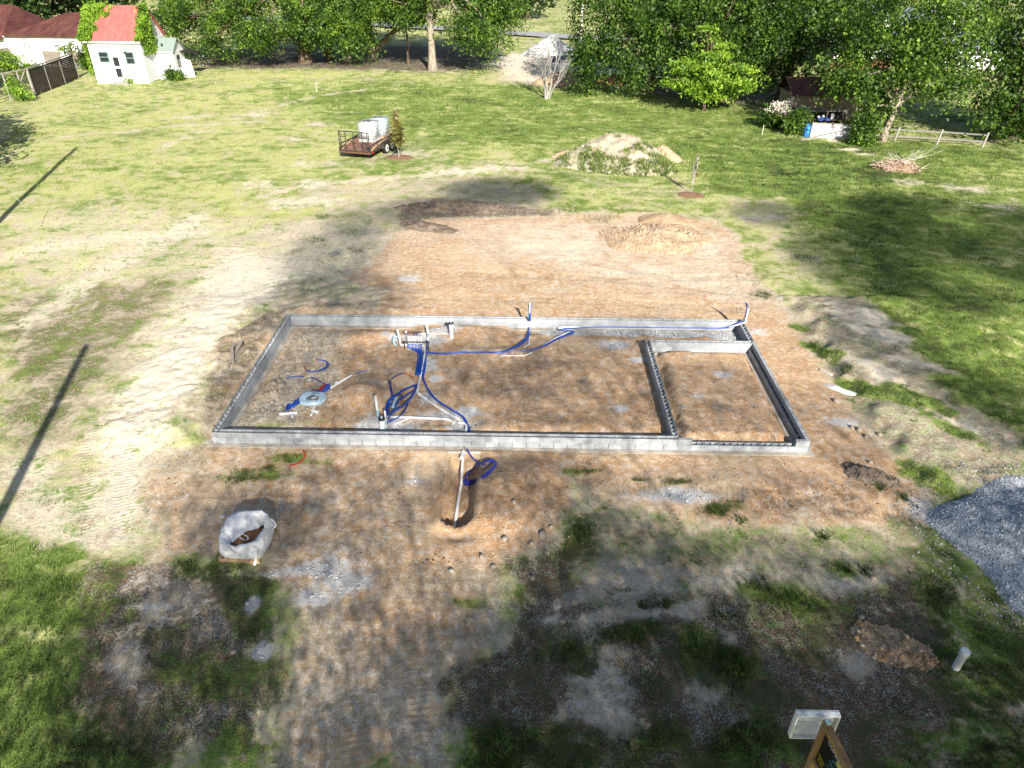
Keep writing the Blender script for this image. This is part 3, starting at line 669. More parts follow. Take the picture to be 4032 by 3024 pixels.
# --- dense trees right of centre
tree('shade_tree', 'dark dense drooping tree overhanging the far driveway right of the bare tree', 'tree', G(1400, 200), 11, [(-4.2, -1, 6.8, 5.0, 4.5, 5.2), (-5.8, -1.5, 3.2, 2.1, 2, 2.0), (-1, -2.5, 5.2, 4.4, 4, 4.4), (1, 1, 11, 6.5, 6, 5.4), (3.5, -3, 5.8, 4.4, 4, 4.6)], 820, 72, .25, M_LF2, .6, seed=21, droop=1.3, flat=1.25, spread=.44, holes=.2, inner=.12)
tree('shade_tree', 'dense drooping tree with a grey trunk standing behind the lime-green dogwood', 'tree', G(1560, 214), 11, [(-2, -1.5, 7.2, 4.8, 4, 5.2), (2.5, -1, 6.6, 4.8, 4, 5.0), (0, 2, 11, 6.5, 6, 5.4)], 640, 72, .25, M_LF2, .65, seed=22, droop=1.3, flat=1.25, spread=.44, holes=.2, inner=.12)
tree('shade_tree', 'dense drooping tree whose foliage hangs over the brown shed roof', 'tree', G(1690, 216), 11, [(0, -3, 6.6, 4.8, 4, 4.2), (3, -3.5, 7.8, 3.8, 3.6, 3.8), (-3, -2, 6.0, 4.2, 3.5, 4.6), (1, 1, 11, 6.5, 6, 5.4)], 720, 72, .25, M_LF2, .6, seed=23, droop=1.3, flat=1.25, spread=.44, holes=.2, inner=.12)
dg = G(1520, 239)
layers = [(random.Random(i).uniform(-1.0, 1.0), random.Random(i+9).uniform(-1, .6), 1.5+i*.62, max(.7, 4.0-abs(i-2)*.62), max(.7, 3.2-abs(i-2)*.5), .28) for i in range(9)]
layers += [(-2.8, -.8, 2.6, 1.5, 1.3, .3), (2.6, -.8, 2.2, 1.5, 1.3, .3), (-2.2, -1, 3.8, 1.4, 1.2, .3), (2.4, -.9, 3.6, 1.4, 1.2, .3)]
tree('dogwood_tree', 'small lime-green tree with layered boughs in front of dark trees', 'tree', dg, 6.6, layers, 420, 34, .24, M_LF3, .16, seed=31, spread=.42, flat=.25, droop=.25, inner=.5, shell=(.3, 1.0), fork=.22)
# --- lighter tree over the rail fence, dark tree at the right edge
rt = G(1904, 307)
tree('fence_tree', 'airy small-leaved green tree with twin trunks beside the split-rail fence', 'tree', rt, 9, [(-.8, .5, 5.2, 4.4, 3.6, 2.4), (-3.0, .2, 4.4, 2.0, 2, 1.2), (.8, 1, 8.2, 4.8, 4.2, 3.6), (3.2, 0, 4.4, 2.4, 2.2, 1.4), (2.5, .5, 6.8, 3, 3, 2.6), (-.6, .6, 1.9, 1.1, .9, 1.3)], 800, 36, .23, M_LF1, .26, M_BARKP, seed=41, spread=.5, lean=(1.2, 0), fork=.2)
tree('fence_tree', 'dark dense tree at the right edge of the picture beyond the rail fence', 'tree', G(2185, 300), 9, [(0, 0, 4.6, 4.2, 3.6, 3.6), (1, 1, 8.5, 5.5, 5, 4), (-1.2, -1, 2.2, 2.6, 2, 1.6), (3, 0, 5, 4, 4, 4)], 760, 40, .27, M_LF2, .4, seed=42)
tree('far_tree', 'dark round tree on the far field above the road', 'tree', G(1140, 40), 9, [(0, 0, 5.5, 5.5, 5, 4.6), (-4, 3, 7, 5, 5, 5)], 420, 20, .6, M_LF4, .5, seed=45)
# --- dark wood behind the red-roofed barn
for i, (x, y, s) in enumerate(((40, 92, 1.0), (150, 70, 1.1), (235, 55, 1.0))):
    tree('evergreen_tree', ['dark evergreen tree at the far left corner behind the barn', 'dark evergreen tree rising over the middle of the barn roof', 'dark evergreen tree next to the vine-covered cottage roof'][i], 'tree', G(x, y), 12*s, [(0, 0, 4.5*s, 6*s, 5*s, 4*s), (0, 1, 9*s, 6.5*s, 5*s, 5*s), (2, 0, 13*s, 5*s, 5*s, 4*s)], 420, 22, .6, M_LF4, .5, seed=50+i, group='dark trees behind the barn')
# --- bare tree
bt = thing('bare_tree', 'leafless pale grey branching tree standing in the lawn before the stone heap', 'tree', G(1181, 213))
r = random.Random(5); mb = MB(); tw = MB()
def grow(p, d, ln, rd, lv):
    n = 4; pts = [p]; q = p
    for i in range(n):
        d = (d+Vector((r.uniform(-.16, .16), r.uniform(-.16, .16), .05))).normalized(); q = q+d*ln/n; pts.append(q)
    (mb if lv < 3 else tw).tube(pts, [rd*(1-.45*i/n) for i in range(n+1)], 6 if lv < 2 else 3)
    if lv < 5:
        for k in range(3 if lv < 4 else 2):
            a = r.uniform(0, 6.28); sp = r.uniform(.28, .62)
            nd = (d+Vector((math.cos(a)*sp, math.sin(a)*sp, .12))).normalized()
            grow(pts[-1] if k < 2 else pts[r.randint(2, 3)], nd, ln*r.uniform(.62, .86), max(.011, rd*.56), lv+1)
for k, (dx, ln, rd) in enumerate(((-.22, 1.7, .11), (.16, 1.9, .12), (.42, 1.5, .09), (-.03, 2.1, .10))):
    grow(Vector((dx*.4, r.uniform(-.1, .1), -.1)), Vector((dx, r.uniform(-.2, .2), 1)).normalized(), ln, rd, 1)
mb.build('trunk', M_BARKG, bt, True); tw.build('twigs', mat('twig_pale', (.55, .53, .51), (.42, .40, .38), 8, .9, 0), bt)

# ================================================================ trees behind the viewer, seen only by the shade they throw over the site
def caster(gx_, gy_, yc):
    """spot at depth yc from which shade falls on ground gx_,gy_"""
    Lh = (gy_-yc)/math.cos(SH_AZ); return Vector((gx_+math.sin(SH_AZ)*Lh, yc, Lh*math.tan(SUN_EL)))
def shade_tree(label, trunk, targets, leaf, seed):
    """targets: patches of shade on the ground (x, y, half width, half depth, leafiness)"""
    b = Vector((trunk[0], trunk[1], 0)); t = thing('roadside_tree', label, 'tree', b, 0, 'tall trees behind the viewer'); mb = MB(); Cs = []; zt = 6
    r = np.random.default_rng(seed)
    for i, (x, y, rx, ry, tau) in enumerate(targets):
        n = int(tau*math.pi*rx*ry*math.sin(SUN_EL)/(leaf*leaf*.55*.5*.55)); ii = np.arange(n)
        u1 = (.5+ii*.7548776662)%1; u2 = (.5+ii*.5698402909)%1           # even spread, so the shade is soft
        d = np.sqrt(u1)*1.02+r.normal(0, .17, n); a = u2*6.28319
        qx, qy = x+np.cos(a)*d*rx, y+np.sin(a)*d*ry; pass
        yc = trunk[1]+r.uniform(-3, 3, len(qx)); Lh = (qy-yc)/math.cos(SH_AZ)
        Cs.append(np.stack([qx+math.sin(SH_AZ)*Lh-b.x, yc-b.y, Lh*math.tan(SUN_EL)], 1))
        lc = caster(x, y, trunk[1])-b; zt = max(zt, lc.z)
        pp = limb_pts((0, 0, max(2, lc.z*.8)), lc, seed+i); mb.tube(pp, [.014*(1-k_/7)+.008 for k_ in range(len(pp))], 4)
    mb.tube([(0, 0, -.2), (.1, 0, zt*.22), (0, .1, zt*.6), (0, 0, zt*.95)], [.08, .045, .02, .01], 6); mb.build('trunk', M_BARK, t, True)
    C = np.concatenate(Cs); C = C[C[:, 2] > 1.5]; V, F_ = leaves(C, leaf, seed+3); o = bpy.data.objects.new('crown', mesh_np('crown', V, F_, M_LF2)); link(o, t)
    return t
SHADE = [
 ('tall broad roadside tree behind the viewer, shading the near left ground', (12, -24), [(1.9, -7.4, 2.3, 2.8, 1.6), (-1.6, -7.8, 1.5, 2.8, .55), (2.3, -3.6, 1.6, 1.2, 1.2), (5.0, -10.2, 3.6, 1.8, 1.4), (5.6, -6.2, 3.2, 2.2, .8), (8.4, -8.8, 2.8, 2.6, 1.5), (3.6, -2.6, 3.8, 1.9, .9), (2.2, 3.0, 3.2, 3.4, .85), (1.4, 9.6, 3.0, 3.2, 1.0), (.2, 15.0, 2.4, 3.6, .75), (.8, 19.6, 2.2, 2.2, .6)]),
 ('tall broad roadside tree behind the viewer, shading the middle of the foundation', (19, -24), [(11.4, -8.0, 3.4, 2.8, 2.4), (15.0, -9.2, 3.2, 2.2, 2.4), (11.2, -4.4, 2.2, 1.8, 1.6), (14.8, -5.0, 2.8, 1.5, 1.1), (9.4, -1.6, 2.6, 1.4, 1.0), (7.2, 4.0, 3.0, 3.8, .75), (11.2, 3.8, 2.6, 3.8, .7), (7.8, 25.2, 3.2, 2.6, 2.0), (3.8, 21.8, 2.6, 2.0, .9)]),
 ('tall broad roadside tree behind the viewer, shading the inner room', (26, -24), [(18.2, -8.4, 2.8, 2.6, 2.0), (18.6, -5.6, 2.4, 1.6, 1.3), (21.6, -3.2, 2.4, 2.2, 1.3), (15.4, 2.4, 2.4, 2.8, .7), (13.6, 7.4, 3.0, 1.4, .5), (22.4, 7.6, 1.6, 3.4, 1.2), (24.2, 2.6, 1.8, 2.6, 1.1), (15.4, -1.8, 3.4, 1.3, .6), (19.0, 1.0, 1.2, 2.6, .5)]),
 ('tall broad roadside tree behind the viewer, shading the lawn right of the pad', (38, -24), [(24.6, 15, 2.6, 4.0, 1.7), (28.8, 18.5, 3.2, 4.0, 1.9), (27, 11.5, 2.4, 2.2, .9), (23, 21.5, 2.4, 2.2, 1.3), (31, 23.6, 3.4, 2.0, 1.5)]),
 ('tall broad roadside tree behind the viewer, farthest right of the row', (50, -24), [(34, 15, 3.4, 4.2, 1.9), (36.4, 21, 3.0, 2.6, 1.5), (33, 9.5, 2.8, 2.2, 1.4)]),
]
for i, (lb, tr_, tg) in enumerate(SHADE): shade_tree(lb, tr_, tg, .115, 70+i*11)
tree('roadside_tree', 'leafy tree left of the picture whose shade reaches the lawn edge', 'tree', (-26.8, 23, 0), 9, [(0, 0, 6.8, 3.2, 3.6, 2.2), (1.4, -1.5, 4.6, 2.6, 2.6, 1.6), (-2.5, 1, 8, 4, 4, 3)], 360, 22, .36, M_LF2, .4, seed=91)
tree('roadside_tree', 'leafy tree left of the picture whose shade reaches the barn', 'tree', (-40, 46, 0), 10, [(0, 0, 8, 5, 4, 3), (-5, 2, 7, 5, 4, 3), (-10, 2, 8, 5, 4, 3)], 420, 18, .36, M_LF2, .4, seed=92)

# ================================================================ grass (uncountable)
def grass_mat():
    t = NT('grass_blades'); a = t.n('ShaderNodeAttribute', attribute_name='gc'); geo = t.n('ShaderNodeNewGeometry')
    hv = t.n('ShaderNodeHueSaturation'); t.l(a.outputs['Color'], hv.inputs['Color']); t.l(t.math('MULTIPLY_ADD', geo.outputs['Random Per Island'], .7, .65), hv.inputs['Value'])
    t.l(hv.outputs[0], t.b.inputs['Base Color']); t.b.inputs['Roughness'].default_value = .6; t.b.inputs['Specular IOR Level'].default_value = .25
    tr = t.n('ShaderNodeBsdfTranslucent'); t.l(hv.outputs[0], tr.inputs[0]); ms = t.n('ShaderNodeMixShader'); ms.inputs[0].default_value = .3
    t.l(t.b.outputs[0], ms.inputs[1]); t.l(tr.outputs[0], ms.inputs[2]); t.l(ms.outputs[0], t.out.inputs[0]); return t.m
GRM = grass_mat()
BV, BC = [], []
def blades(x, y, z, nb, r0, hgt, wid, colr, seed):
    r = np.random.default_rng(seed); n = len(x)
    if n == 0: return
    X = np.repeat(x, nb); Y = np.repeat(y, nb); Z = np.repeat(z, nb); H = np.repeat(hgt, nb)*r.uniform(.5, 1.3, n*nb); Rr = np.repeat(r0, nb); Wd = np.repeat(wid, nb)
    a = r.uniform(0, 2*np.pi, n*nb); q = Rr*np.sqrt(r.random(n*nb)); px = X+np.cos(a)*q; py = Y+np.sin(a)*q
    a2 = a+r.normal(0, .7, n*nb); ln = H*r.uniform(.2, .9, n*nb); b = r.uniform(0, np.pi, n*nb)
    p0 = np.stack([px-np.cos(b)*Wd, py-np.sin(b)*Wd, Z-.01], 1); p1 = np.stack([px+np.cos(b)*Wd, py+np.sin(b)*Wd, Z-.01], 1); p2 = np.stack([px+np.cos(a2)*ln, py+np.sin(a2)*ln, Z+H], 1)
    BV.append(np.stack([p0, p1, p2], 1).reshape(-1, 3)); c = np.repeat(np.repeat(colr, nb, 0), 3, 0); BC.append(c)
def grass_colour(lu, r):
    dry = np.array([.42, .42, .17]); yel = np.array([.20, .28, .058]); grn = np.array([.042, .085, .015])
    lu = np.clip(lu+r.normal(0, .15, len(lu)), 0, 1.25)[:, None]
    c = np.where(lu < .5, dry+(yel-dry)*lu*2, yel+(grn-yel)*(lu*2-1)); return c
def scatter(x0, x1, y0, y1, dens, nb, hgt, wid, r0, seed, lo=.42, hi=.85):
    r = np.random.default_rng(seed); n = int((x1-x0)*(y1-y0)*dens); x = r.uniform(x0, x1, n); y = r.uniform(y0, y1, n)
    ins = (x > -.05) & (x < W+.05) & (y > -.05) & (y < D+.05)
    g_ = lay('grass', x, y)+fbm(x*1.3+9, y*1.3, 4)*.55*sstep(.02, .2, lay('grass', x, y))
    k = (r.random(n) < sstep(lo, hi, g_)) & ~ins
    # keep to what the camera can see, with a margin
    dx, dy = x-CAM[0], y-CAM[1]; k &= (np.abs(dx) < 8+.85*(dy+4)); x, y = x[k], y[k]; gk = g_[k]
    lu = lay('lush', x, y)+fbm(x*.5, y*.9+4, 3)*.5; c = grass_colour(lu, r)
    tall = .6+.8*np.clip(gk, 0, 1)
    blades(x, y, height(x, y), nb, np.full(len(x), r0), hgt*tall*r.uniform(.6, 1.5, len(x)), np.full(len(x), wid), c, seed+1)
scatter(-9, 30, -11, 9, 90, 6, .07, .007, .10, 1)
scatter(-16, 40, 9, 24, 26, 5, .09, .012, .16, 2)
scatter(-30, 50, 24, 48, 22, 5, .09, .015, .22, 3)
scatter(-48, 52, 48, 84, 6, 4, .12, .03, .4, 4)
def straw(x0, x1, y0, y1, dens, seed):
    r = np.random.default_rng(seed); n = int((x1-x0)*(y1-y0)*dens); x = r.uniform(x0, x1, n); y = r.uniform(y0, y1, n)
    k = (r.random(n) < sstep(.35, .9, lay('thatch', x, y)+fbm(x*1.1, y*1.1+5, 3)*.5)*.8) & ~((x > -.05) & (x < W+.05) & (y > -.05) & (y < D+.05)); x, y = x[k], y[k]
    c = np.array([.20, .14, .09])*r.uniform(.35, 1.7, len(x))[:, None]
    blades(x, y, height(x, y), 4, np.full(len(x), .12), r.uniform(.015, .05, len(x)), np.full(len(x), .006), c, seed+1)
straw(-6, 24, -11, 0, 70, 41); straw(-10, 27, 0, 24, 22, 42)
def tuft(x, y, r_, h_, nb, lu=.95, seed=0, world=False):
    p = P3(x, y) if not world else at(x, y); r = np.random.default_rng(seed+int(x*7+y)); n = max(3, int(nb/6))
    px = p.x+r.normal(0, r_*.5, n); py = p.y+r.normal(0, r_*.5, n)
    blades(px, py, height(px, py), 6, np.full(n, r_*.3), np.full(n, h_), np.full(n, .009), grass_colour(np.full(n, lu), r), seed+3)
for x, y, a, h_ in ((1500, 1395, .35, .24), (1570, 1420, .4, .22), (1600, 1440, .3, .2), (1380, 1370, .35, .2), (1240, 1400, .3, .15), (1120, 1620, .5, .25), (1090, 1640, .4, .25), (1600, 1620, .5, .22), (1380, 1640, .4, .2), (1780, 1162, .16, .15), (1640, 1262, .2, .15), (1390, 1310, .12, .15), (1440, 1305, .12, .14), (1830, 1230, .16, .14), (1870, 1235, .14, .12), (1550, 1105, .25, .14), (1600, 1125, .25, .14), (1260, 1150, .25, .12), (1905, 1055, .25, .2), (1950, 1075, .2, .14), (1560, 1335, .25, .16), (1690, 1290, .3, .14), (1720, 1290, .25, .12), (1300, 1380, .3, .16), (700, 470, .4, .2), (760, 505, .6, .16), (680, 520, .7, .14), (770, 545, .7, .14), (1225, 330, .5, .3), (1650, 640, .4, .2), (1760, 750, .3, .25), (1790, 770, .4, .25), (1830, 800, .3, .2), (1300, 475, 1.0, .25), (1230, 455, .8, .2), (1740, 560, .6, .25)):
    tuft(x, y, a, h_, 90 if a < .3 else 150)
def tri_obj(name, VL, CL, m):
    V = np.concatenate(VL); me = mesh_np(name, V, np.arange(len(V)).reshape(-1, 3), m)
    at_ = me.attributes.new('gc', 'FLOAT_COLOR', 'POINT'); c = np.concatenate(CL); at_.data.foreach_set('color', np.concatenate([c, np.ones((len(c), 1))], 1).astype(np.float32).ravel())
    return link(bpy.data.objects.new(name, me))
# ================================================================ piles and heaps
def pile(name, label, cat, c, rx, ry, h, rot, m, seed, rough=.12, nr=22, ns=56, peak=1.0, group=None, parent=None, flat=0.0, wobble=.18):
    ca, sa = math.cos(rot), math.sin(rot); V = []; F_ = []
    for i in range(nr+1):
        q = i/nr
        for k in range(ns):
            a = 2*math.pi*k/ns; ex = 1+wobble*float(perlin(np.cos(a)*1.3+seed*3.1, np.sin(a)*1.3))*2
            lx, ly = math.cos(a)*rx*q*ex, math.sin(a)*ry*q*ex; x, y = c[0]+lx*ca-ly*sa, c[1]+lx*sa+ly*ca
            V.append((x, y, q))
    V = np.array(V); q = V[:, 2]; prof = np.clip(1-q**(1.0+peak*.4), 0, 1); prof = np.where(prof > 1-flat, 1-flat, prof)/(1-flat+1e-9)
    gz_ = height(V[:, 0], V[:, 1]); nz = fbm(V[:, 0]*1.2+seed, V[:, 1]*1.2, 4)*rough+fbm(V[:, 0]*4+seed, V[:, 1]*4, 3)*rough*.35
    V[:, 2] = gz_+h*prof+nz*sstep(1.0, .75, q)-.08*sstep(.85, 1, q)
    for i in range(nr):
        for k in range(ns): F_.append((i*ns+k, i*ns+(k+1) % ns, (i+1)*ns+(k+1) % ns, (i+1)*ns+k))
    V[:, :2] -= np.array(c[:2]); z0 = hz(c[0], c[1]); V[:, 2] -= z0
    o = bpy.data.objects.new(name, mesh_np(name, V, np.array(F_), m, True)); link(o, parent)
    if parent is None:
        o.location = (c[0], c[1], z0); tag(o, label, cat, group)
    return o
def sample_top(o, n, seed, pw=.5):
    """n points on the upper surface of a pile (world)"""
    r = np.random.default_rng(seed); me = o.data; nv = len(me.vertices); co = np.empty(nv*3, np.float32); me.vertices.foreach_get('co', co); co = co.reshape(-1, 3)
    fs = np.empty(len(me.polygons)*4, np.int32); me.polygons.foreach_get('vertices', fs); fs = fs.reshape(-1, 4)
    ar = np.linalg.norm(np.cross(co[fs[:, 1]]-co[fs[:, 0]], co[fs[:, 3]]-co[fs[:, 0]]), axis=1)+1e-9; k = r.choice(len(fs), n, p=ar/ar.sum())
    u, v = r.random((2, n)); P = co[fs[k, 0]]*((1-u)*(1-v))[:, None]+co[fs[k, 1]]*(u*(1-v))[:, None]+co[fs[k, 2]]*(u*v)[:, None]+co[fs[k, 3]]*((1-u)*v)[:, None]
    return P
_ic = np.array([(0, 0, 1), (.89, 0, .45), (.28, .85, .45), (-.72, .53, .45), (-.72, -.53, .45), (.28, -.85, .45), (.72, .53, -.45), (-.28, .85, -.45), (-.89, 0, -.45), (-.28, -.85, -.45), (.72, -.53, -.45), (0, 0, -1)])
_if = np.array([(0, 1, 2), (0, 2, 3), (0, 3, 4), (0, 4, 5), (0, 5, 1), (1, 6, 2), (2, 7, 3), (3, 8, 4), (4, 9, 5), (5, 10, 1), (6, 7, 2), (7, 8, 3), (8, 9, 4), (9, 10, 5), (10, 6, 1), (11, 7, 6), (11, 8, 7), (11, 9, 8), (11, 10, 9), (11, 6, 10)])
_oc = np.array([(1, 0, 0), (-1, 0, 0), (0, 1, 0), (0, -1, 0), (0, 0, 1), (0, 0, -1)], float); _of = np.array([(0, 2, 4), (2, 1, 4), (1, 3, 4), (3, 0, 4), (2, 0, 5), (1, 2, 5), (3, 1, 5), (0, 3, 5)])
def stones(name, P, size, m, seed, parent=None, octa=True, sink=.25, var=.5, flat=.75):
    """many small angular stones in one mesh, P (n,3)"""
    r = np.random.default_rng(seed); n = len(P); B, Fb = (_oc, _of) if octa else (_ic, _if); k = len(B)
    s = size*np.exp(r.normal(0, var*.6, n)) if np.isscalar(size) else size
    V = B[None]*(1+r.uniform(-.35, .35, (n, k, 1)))*s[:, None, None]*np.stack([r.uniform(.7, 1.3, n), r.uniform(.7, 1.3, n), r.uniform(.5, 1.0, n)*flat], 1)[:, None, :]
    a = r.uniform(0, 6.283, n); ca, sa = np.cos(a)[:, None], np.sin(a)[:, None]; tx = r.normal(0, .4, n)[:, None]
    x, y, z = V[..., 0], V[..., 1], V[..., 2]; x, z = x*np.cos(tx)-z*np.sin(tx), x*np.sin(tx)+z*np.cos(tx)
    V = np.stack([x*ca-y*sa, x*sa+y*ca, z], -1)+P[:, None, :]+np.array([0, 0, 1])*(s*(.5-sink))[:, None, None]
    F_ = (Fb[None]+(np.arange(n)*k)[:, None, None]).reshape(-1, 3)
    return link(bpy.data.objects.new(name, mesh_np(name, V.reshape(-1, 3), F_, m)), parent)
def stone_mat(name, cols, rough=.9):
    if name in MATS: return MATS[name]
    t = NT(name); geo = t.n('ShaderNodeNewGeometry'); cr = t.n('ShaderNodeValToRGB'); e = cr.color_ramp.elements
    while len(e) < len(cols): e.new(.5)
    for i, c in enumerate(cols): e[i].position = i/(len(cols)-1); e[i].color = (*c, 1)
    t.l(geo.outputs['Random Per Island'], cr.inputs[0]); n = t.noise(geo.outputs['Position'], 30, 3, .6)
    t.l(t.mix(t.smooth(n, .35, .7), cr.outputs[0], t.mix(.35, cr.outputs[0], (0.05, .04, .03))), t.b.inputs['Base Color']); t.b.inputs['Roughness'].default_value = rough; t.b.inputs['Specular IOR Level'].default_value = .2
    t.l(t.bump(n, .4, .01), t.b.inputs['Normal']); MATS[name] = t.m; return t.m
S_GRAV = stone_mat('crushed_stone', [(.24, .27, .31), (.36, .40, .45), (.50, .54, .59), (.74, .77, .80)])
S_PALE = stone_mat('pale_stone', [(.40, .40, .40), (.55, .56, .57), (.72, .72, .72)])
S_CLOD = stone_mat('earth_clod', [(.22, .13, .065), (.34, .21, .11), (.42, .29, .175), (.50, .40, .29)])
S_ROCK = stone_mat('field_rock', [(.24, .20, .16), (.34, .29, .23), (.42, .37, .30)])
S_SOD = stone_mat('sod_lump', [(.09, .07, .055), (.16, .13, .10), (.24, .20, .16)])
S_RUBL = stone_mat('red_rubble', [(.34, .21, .13), (.43, .30, .20), (.52, .42, .32)])
M_DIRT = mat('tan_dirt', (.44, .33, .225), (.34, .235, .14), 2.2, .95, .9, 14, spec=.1)
M_DIRTP = mat('pale_dirt', (.47, .36, .25), (.36, .26, .17), 1.6, .95, .9, 10, spec=.1)
M_CLAY = mat('red_clay', (.34, .17, .085), (.23, .11, .055), 2, .95, .9, 12, spec=.1)
M_SOD = mat('dry_sod', (.21, .165, .13), (.11, .085, .065), 4, .95, 1.0, 22, spec=.1)
M_GRAVB = mat('gravel_bed', (.34, .375, .425), (.45, .48, .525), 14, .95, 1.0, 55, spec=.15)
M_GRAVF = mat('pale_gravel', (.62, .63, .64), (.50, .51, .52), 2, .95, .8, 14, spec=.15)
M_MULCH = mat('bark_mulch', (.30, .175, .115), (.20, .11, .075), 7, .95, 1.0, 40, spec=.1)
def strew(name, n, x0, x1, y0, y1, cond, size, m, seed, **kw):
    r = np.random.default_rng(seed); x = r.uniform(x0, x1, n); y = r.uniform(y0, y1, n); k = r.random(n) < cond(x, y); x, y = x[k], y[k]
    zz = height(x, y); zz = np.maximum(zz, .006) if name == 'stone_beds' else zz
    return stones(name, np.stack([x, y, zz], 1), size, m, seed, **kw)
nz2 = lambda x, y: fbm(x*.9+2, y*.9, 3)
# gravel heap at the right
gp_c = np.array([24.0, -4.3, 0])
gp = pile('gravel_pile', 'big heap of blue-grey crushed stone at the right edge of the picture', 'gravel pile', gp_c, 4.2, 3.2, 1.0, -.12, M_GRAVB, 3, .16, 30, 90, .2, wobble=.16)
P = sample_top(gp, 16000, 1); o = stones('gravel', P, .022, S_GRAV, 2, gp, var=.4); tag(o, kind='stuff')
P = np.random.default_rng(31).normal(0, 1, (1500, 2)); P /= np.linalg.norm(P, axis=1)[:, None]; q_ = 1+np.abs(np.random.default_rng(32).normal(0, .10, 1500)); P = np.stack([gp_c[0]+P[:, 0]*4.2*q_, gp_c[1]+P[:, 1]*3.2*q_], 1); P = np.stack([P[:, 0], P[:, 1], height(P[:, 0], P[:, 1])], 1)
tag(stones('gravel_spill', P, .020, S_GRAV, 33, var=.5), 'crushed stone spilled around the foot of the big gravel heap', 'gravel', kind='stuff')
# rubble heap on the pad
rp = pile('rubble_pile', 'low heap of pinkish broken earth and stones at the back of the cleared pad', 'dirt pile', G(1412, 515), 3.1, 2.2, .5, .2, M_DIRTP, 9, .2)
P = sample_top(rp, 900, 4); tag(stones('rubble', P, .04, S_RUBL, 5, rp, octa=False), kind='stuff')
rp2 = pile('dirt_mound', 'small smooth orange mound behind the rubble heap', 'dirt pile', G(1440, 478), 1.6, .9, .38, 0, M_DIRT, 14, .05)
# overgrown mound
gm = pile('dirt_mound', 'large pale earth mound overgrown with grass tufts in the lawn', 'dirt pile', G(1335, 352), 4.3, 3.2, 1.9, -.15, mat('mound_thatch', (.47, .42, .325), (.33, .28, .20), 2.5, .95, 1.0, 25), 21, .22)
P = sample_top(gm, 800, 6); tag(stones('clods', P, .045, S_PALE, 7, gm), kind='stuff')
gl = gm.location
rr_ = np.random.default_rng(77); Pm = sample_top(gm, 4200, 8)+np.array(gl); kk = fbm(Pm[:, 0]*1.1, Pm[:, 1]*1.1, 3)+.35*(-(Pm[:, 1]-gl[1])/3)-.25*(Pm[:, 2]-gl[2]) > .0; Pm = Pm[kk]
blades(Pm[:, 0], Pm[:, 1], Pm[:, 2], 6, np.full(len(Pm), .14), np.full(len(Pm), .26), np.full(len(Pm), .02), grass_colour(rr_.uniform(.3, 1, len(Pm)), rr_), 9)
Pm = sample_top(gm, 1600, 18)+np.array(gl)
blades(Pm[:, 0], Pm[:, 1], Pm[:, 2], 5, np.full(len(Pm), .14), np.full(len(Pm), .12), np.full(len(Pm), .014), np.tile(np.array([[.50, .44, .31]]), (len(Pm), 1)), 19)
for x, y, s, sd in ((1425, 345, 1.35, 31), (1225, 338, .95, 32)):
    pile('dirt_mound', 'bare whitish earth slump on the right end of the overgrown mound' if sd == 31 else 'low bare whitish earth heap at the left foot of the overgrown mound', 'dirt pile', G(x, y), s*1.25, s, 1.0 if sd == 31 else .4, .4, M_DIRTP, sd, .12)
# ridge of stripped sod behind the pad
sr = pile('sod_ridge', 'long grey-brown ridge of stripped turf along the back of the pad', 'dirt pile', G(985, 452), 3.6, .75, .42, -.06, M_SOD, 41, .2)
P = sample_top(sr, 300, 42); tag(stones('clods', P, .05, S_SOD, 43, sr, octa=False), kind='stuff')
sr2 = pile('sod_ridge', 'small grey-brown spill of stripped turf at the left back of the pad', 'dirt pile', G(925, 492), 1.7, .7, .25, -.3, M_SOD, 44, .15)
sc_ = pile('sod_clump', 'dark brown clump of torn turf on the orange earth right of the foundation', 'dirt pile', G(1880, 1030), .85, .42, .22, -.5, M_SOD, 45, .14)
P = sample_top(sc_, 90, 46); tag(stones('clods', P, .03, S_SOD, 47, sc_, octa=False), kind='stuff')
rb = pile('rubble_pile', 'small heap of broken orange clay lumps near the white standpipe', 'dirt pile', G(1925, 1395), .95, .6, .06, -.5, M_DIRT, 48, .05)
P = sample_top(rb, 260, 49); tag(stones('rubble', P, .030, S_CLOD, 50, rb, octa=False, var=.6), kind='stuff')
pile('gravel_pile', 'white gravel heap on the far drive behind the bare tree', 'gravel pile', G(1192, 118), 4.0, 3.0, 2.3, 0, M_GRAVF, 51, .12, peak=.2)
pile('dirt_mound', 'tan earth heap at the far drive beside the bare tree', 'dirt pile', G(1222, 178), 3.4, 2.2, 1.1, 0, M_DIRT, 52, .25)
pile('dirt_mound', 'red clay heap under the far trees right of the bare tree', 'dirt pile', G(1325, 178), 3.6, 1.8, .8, 0, M_CLAY, 53, .25)
# concrete spill and dab
pile('concrete_spill', 'elongated lump of hardened pale concrete on the right bank', 'concrete lump', P3(1812, 842), .62, .17, .10, -.75, mat('set_concrete', (.60, .61, .61), (.48, .49, .49), 3, .9, .6, 20), 54, .06, 10, 30)
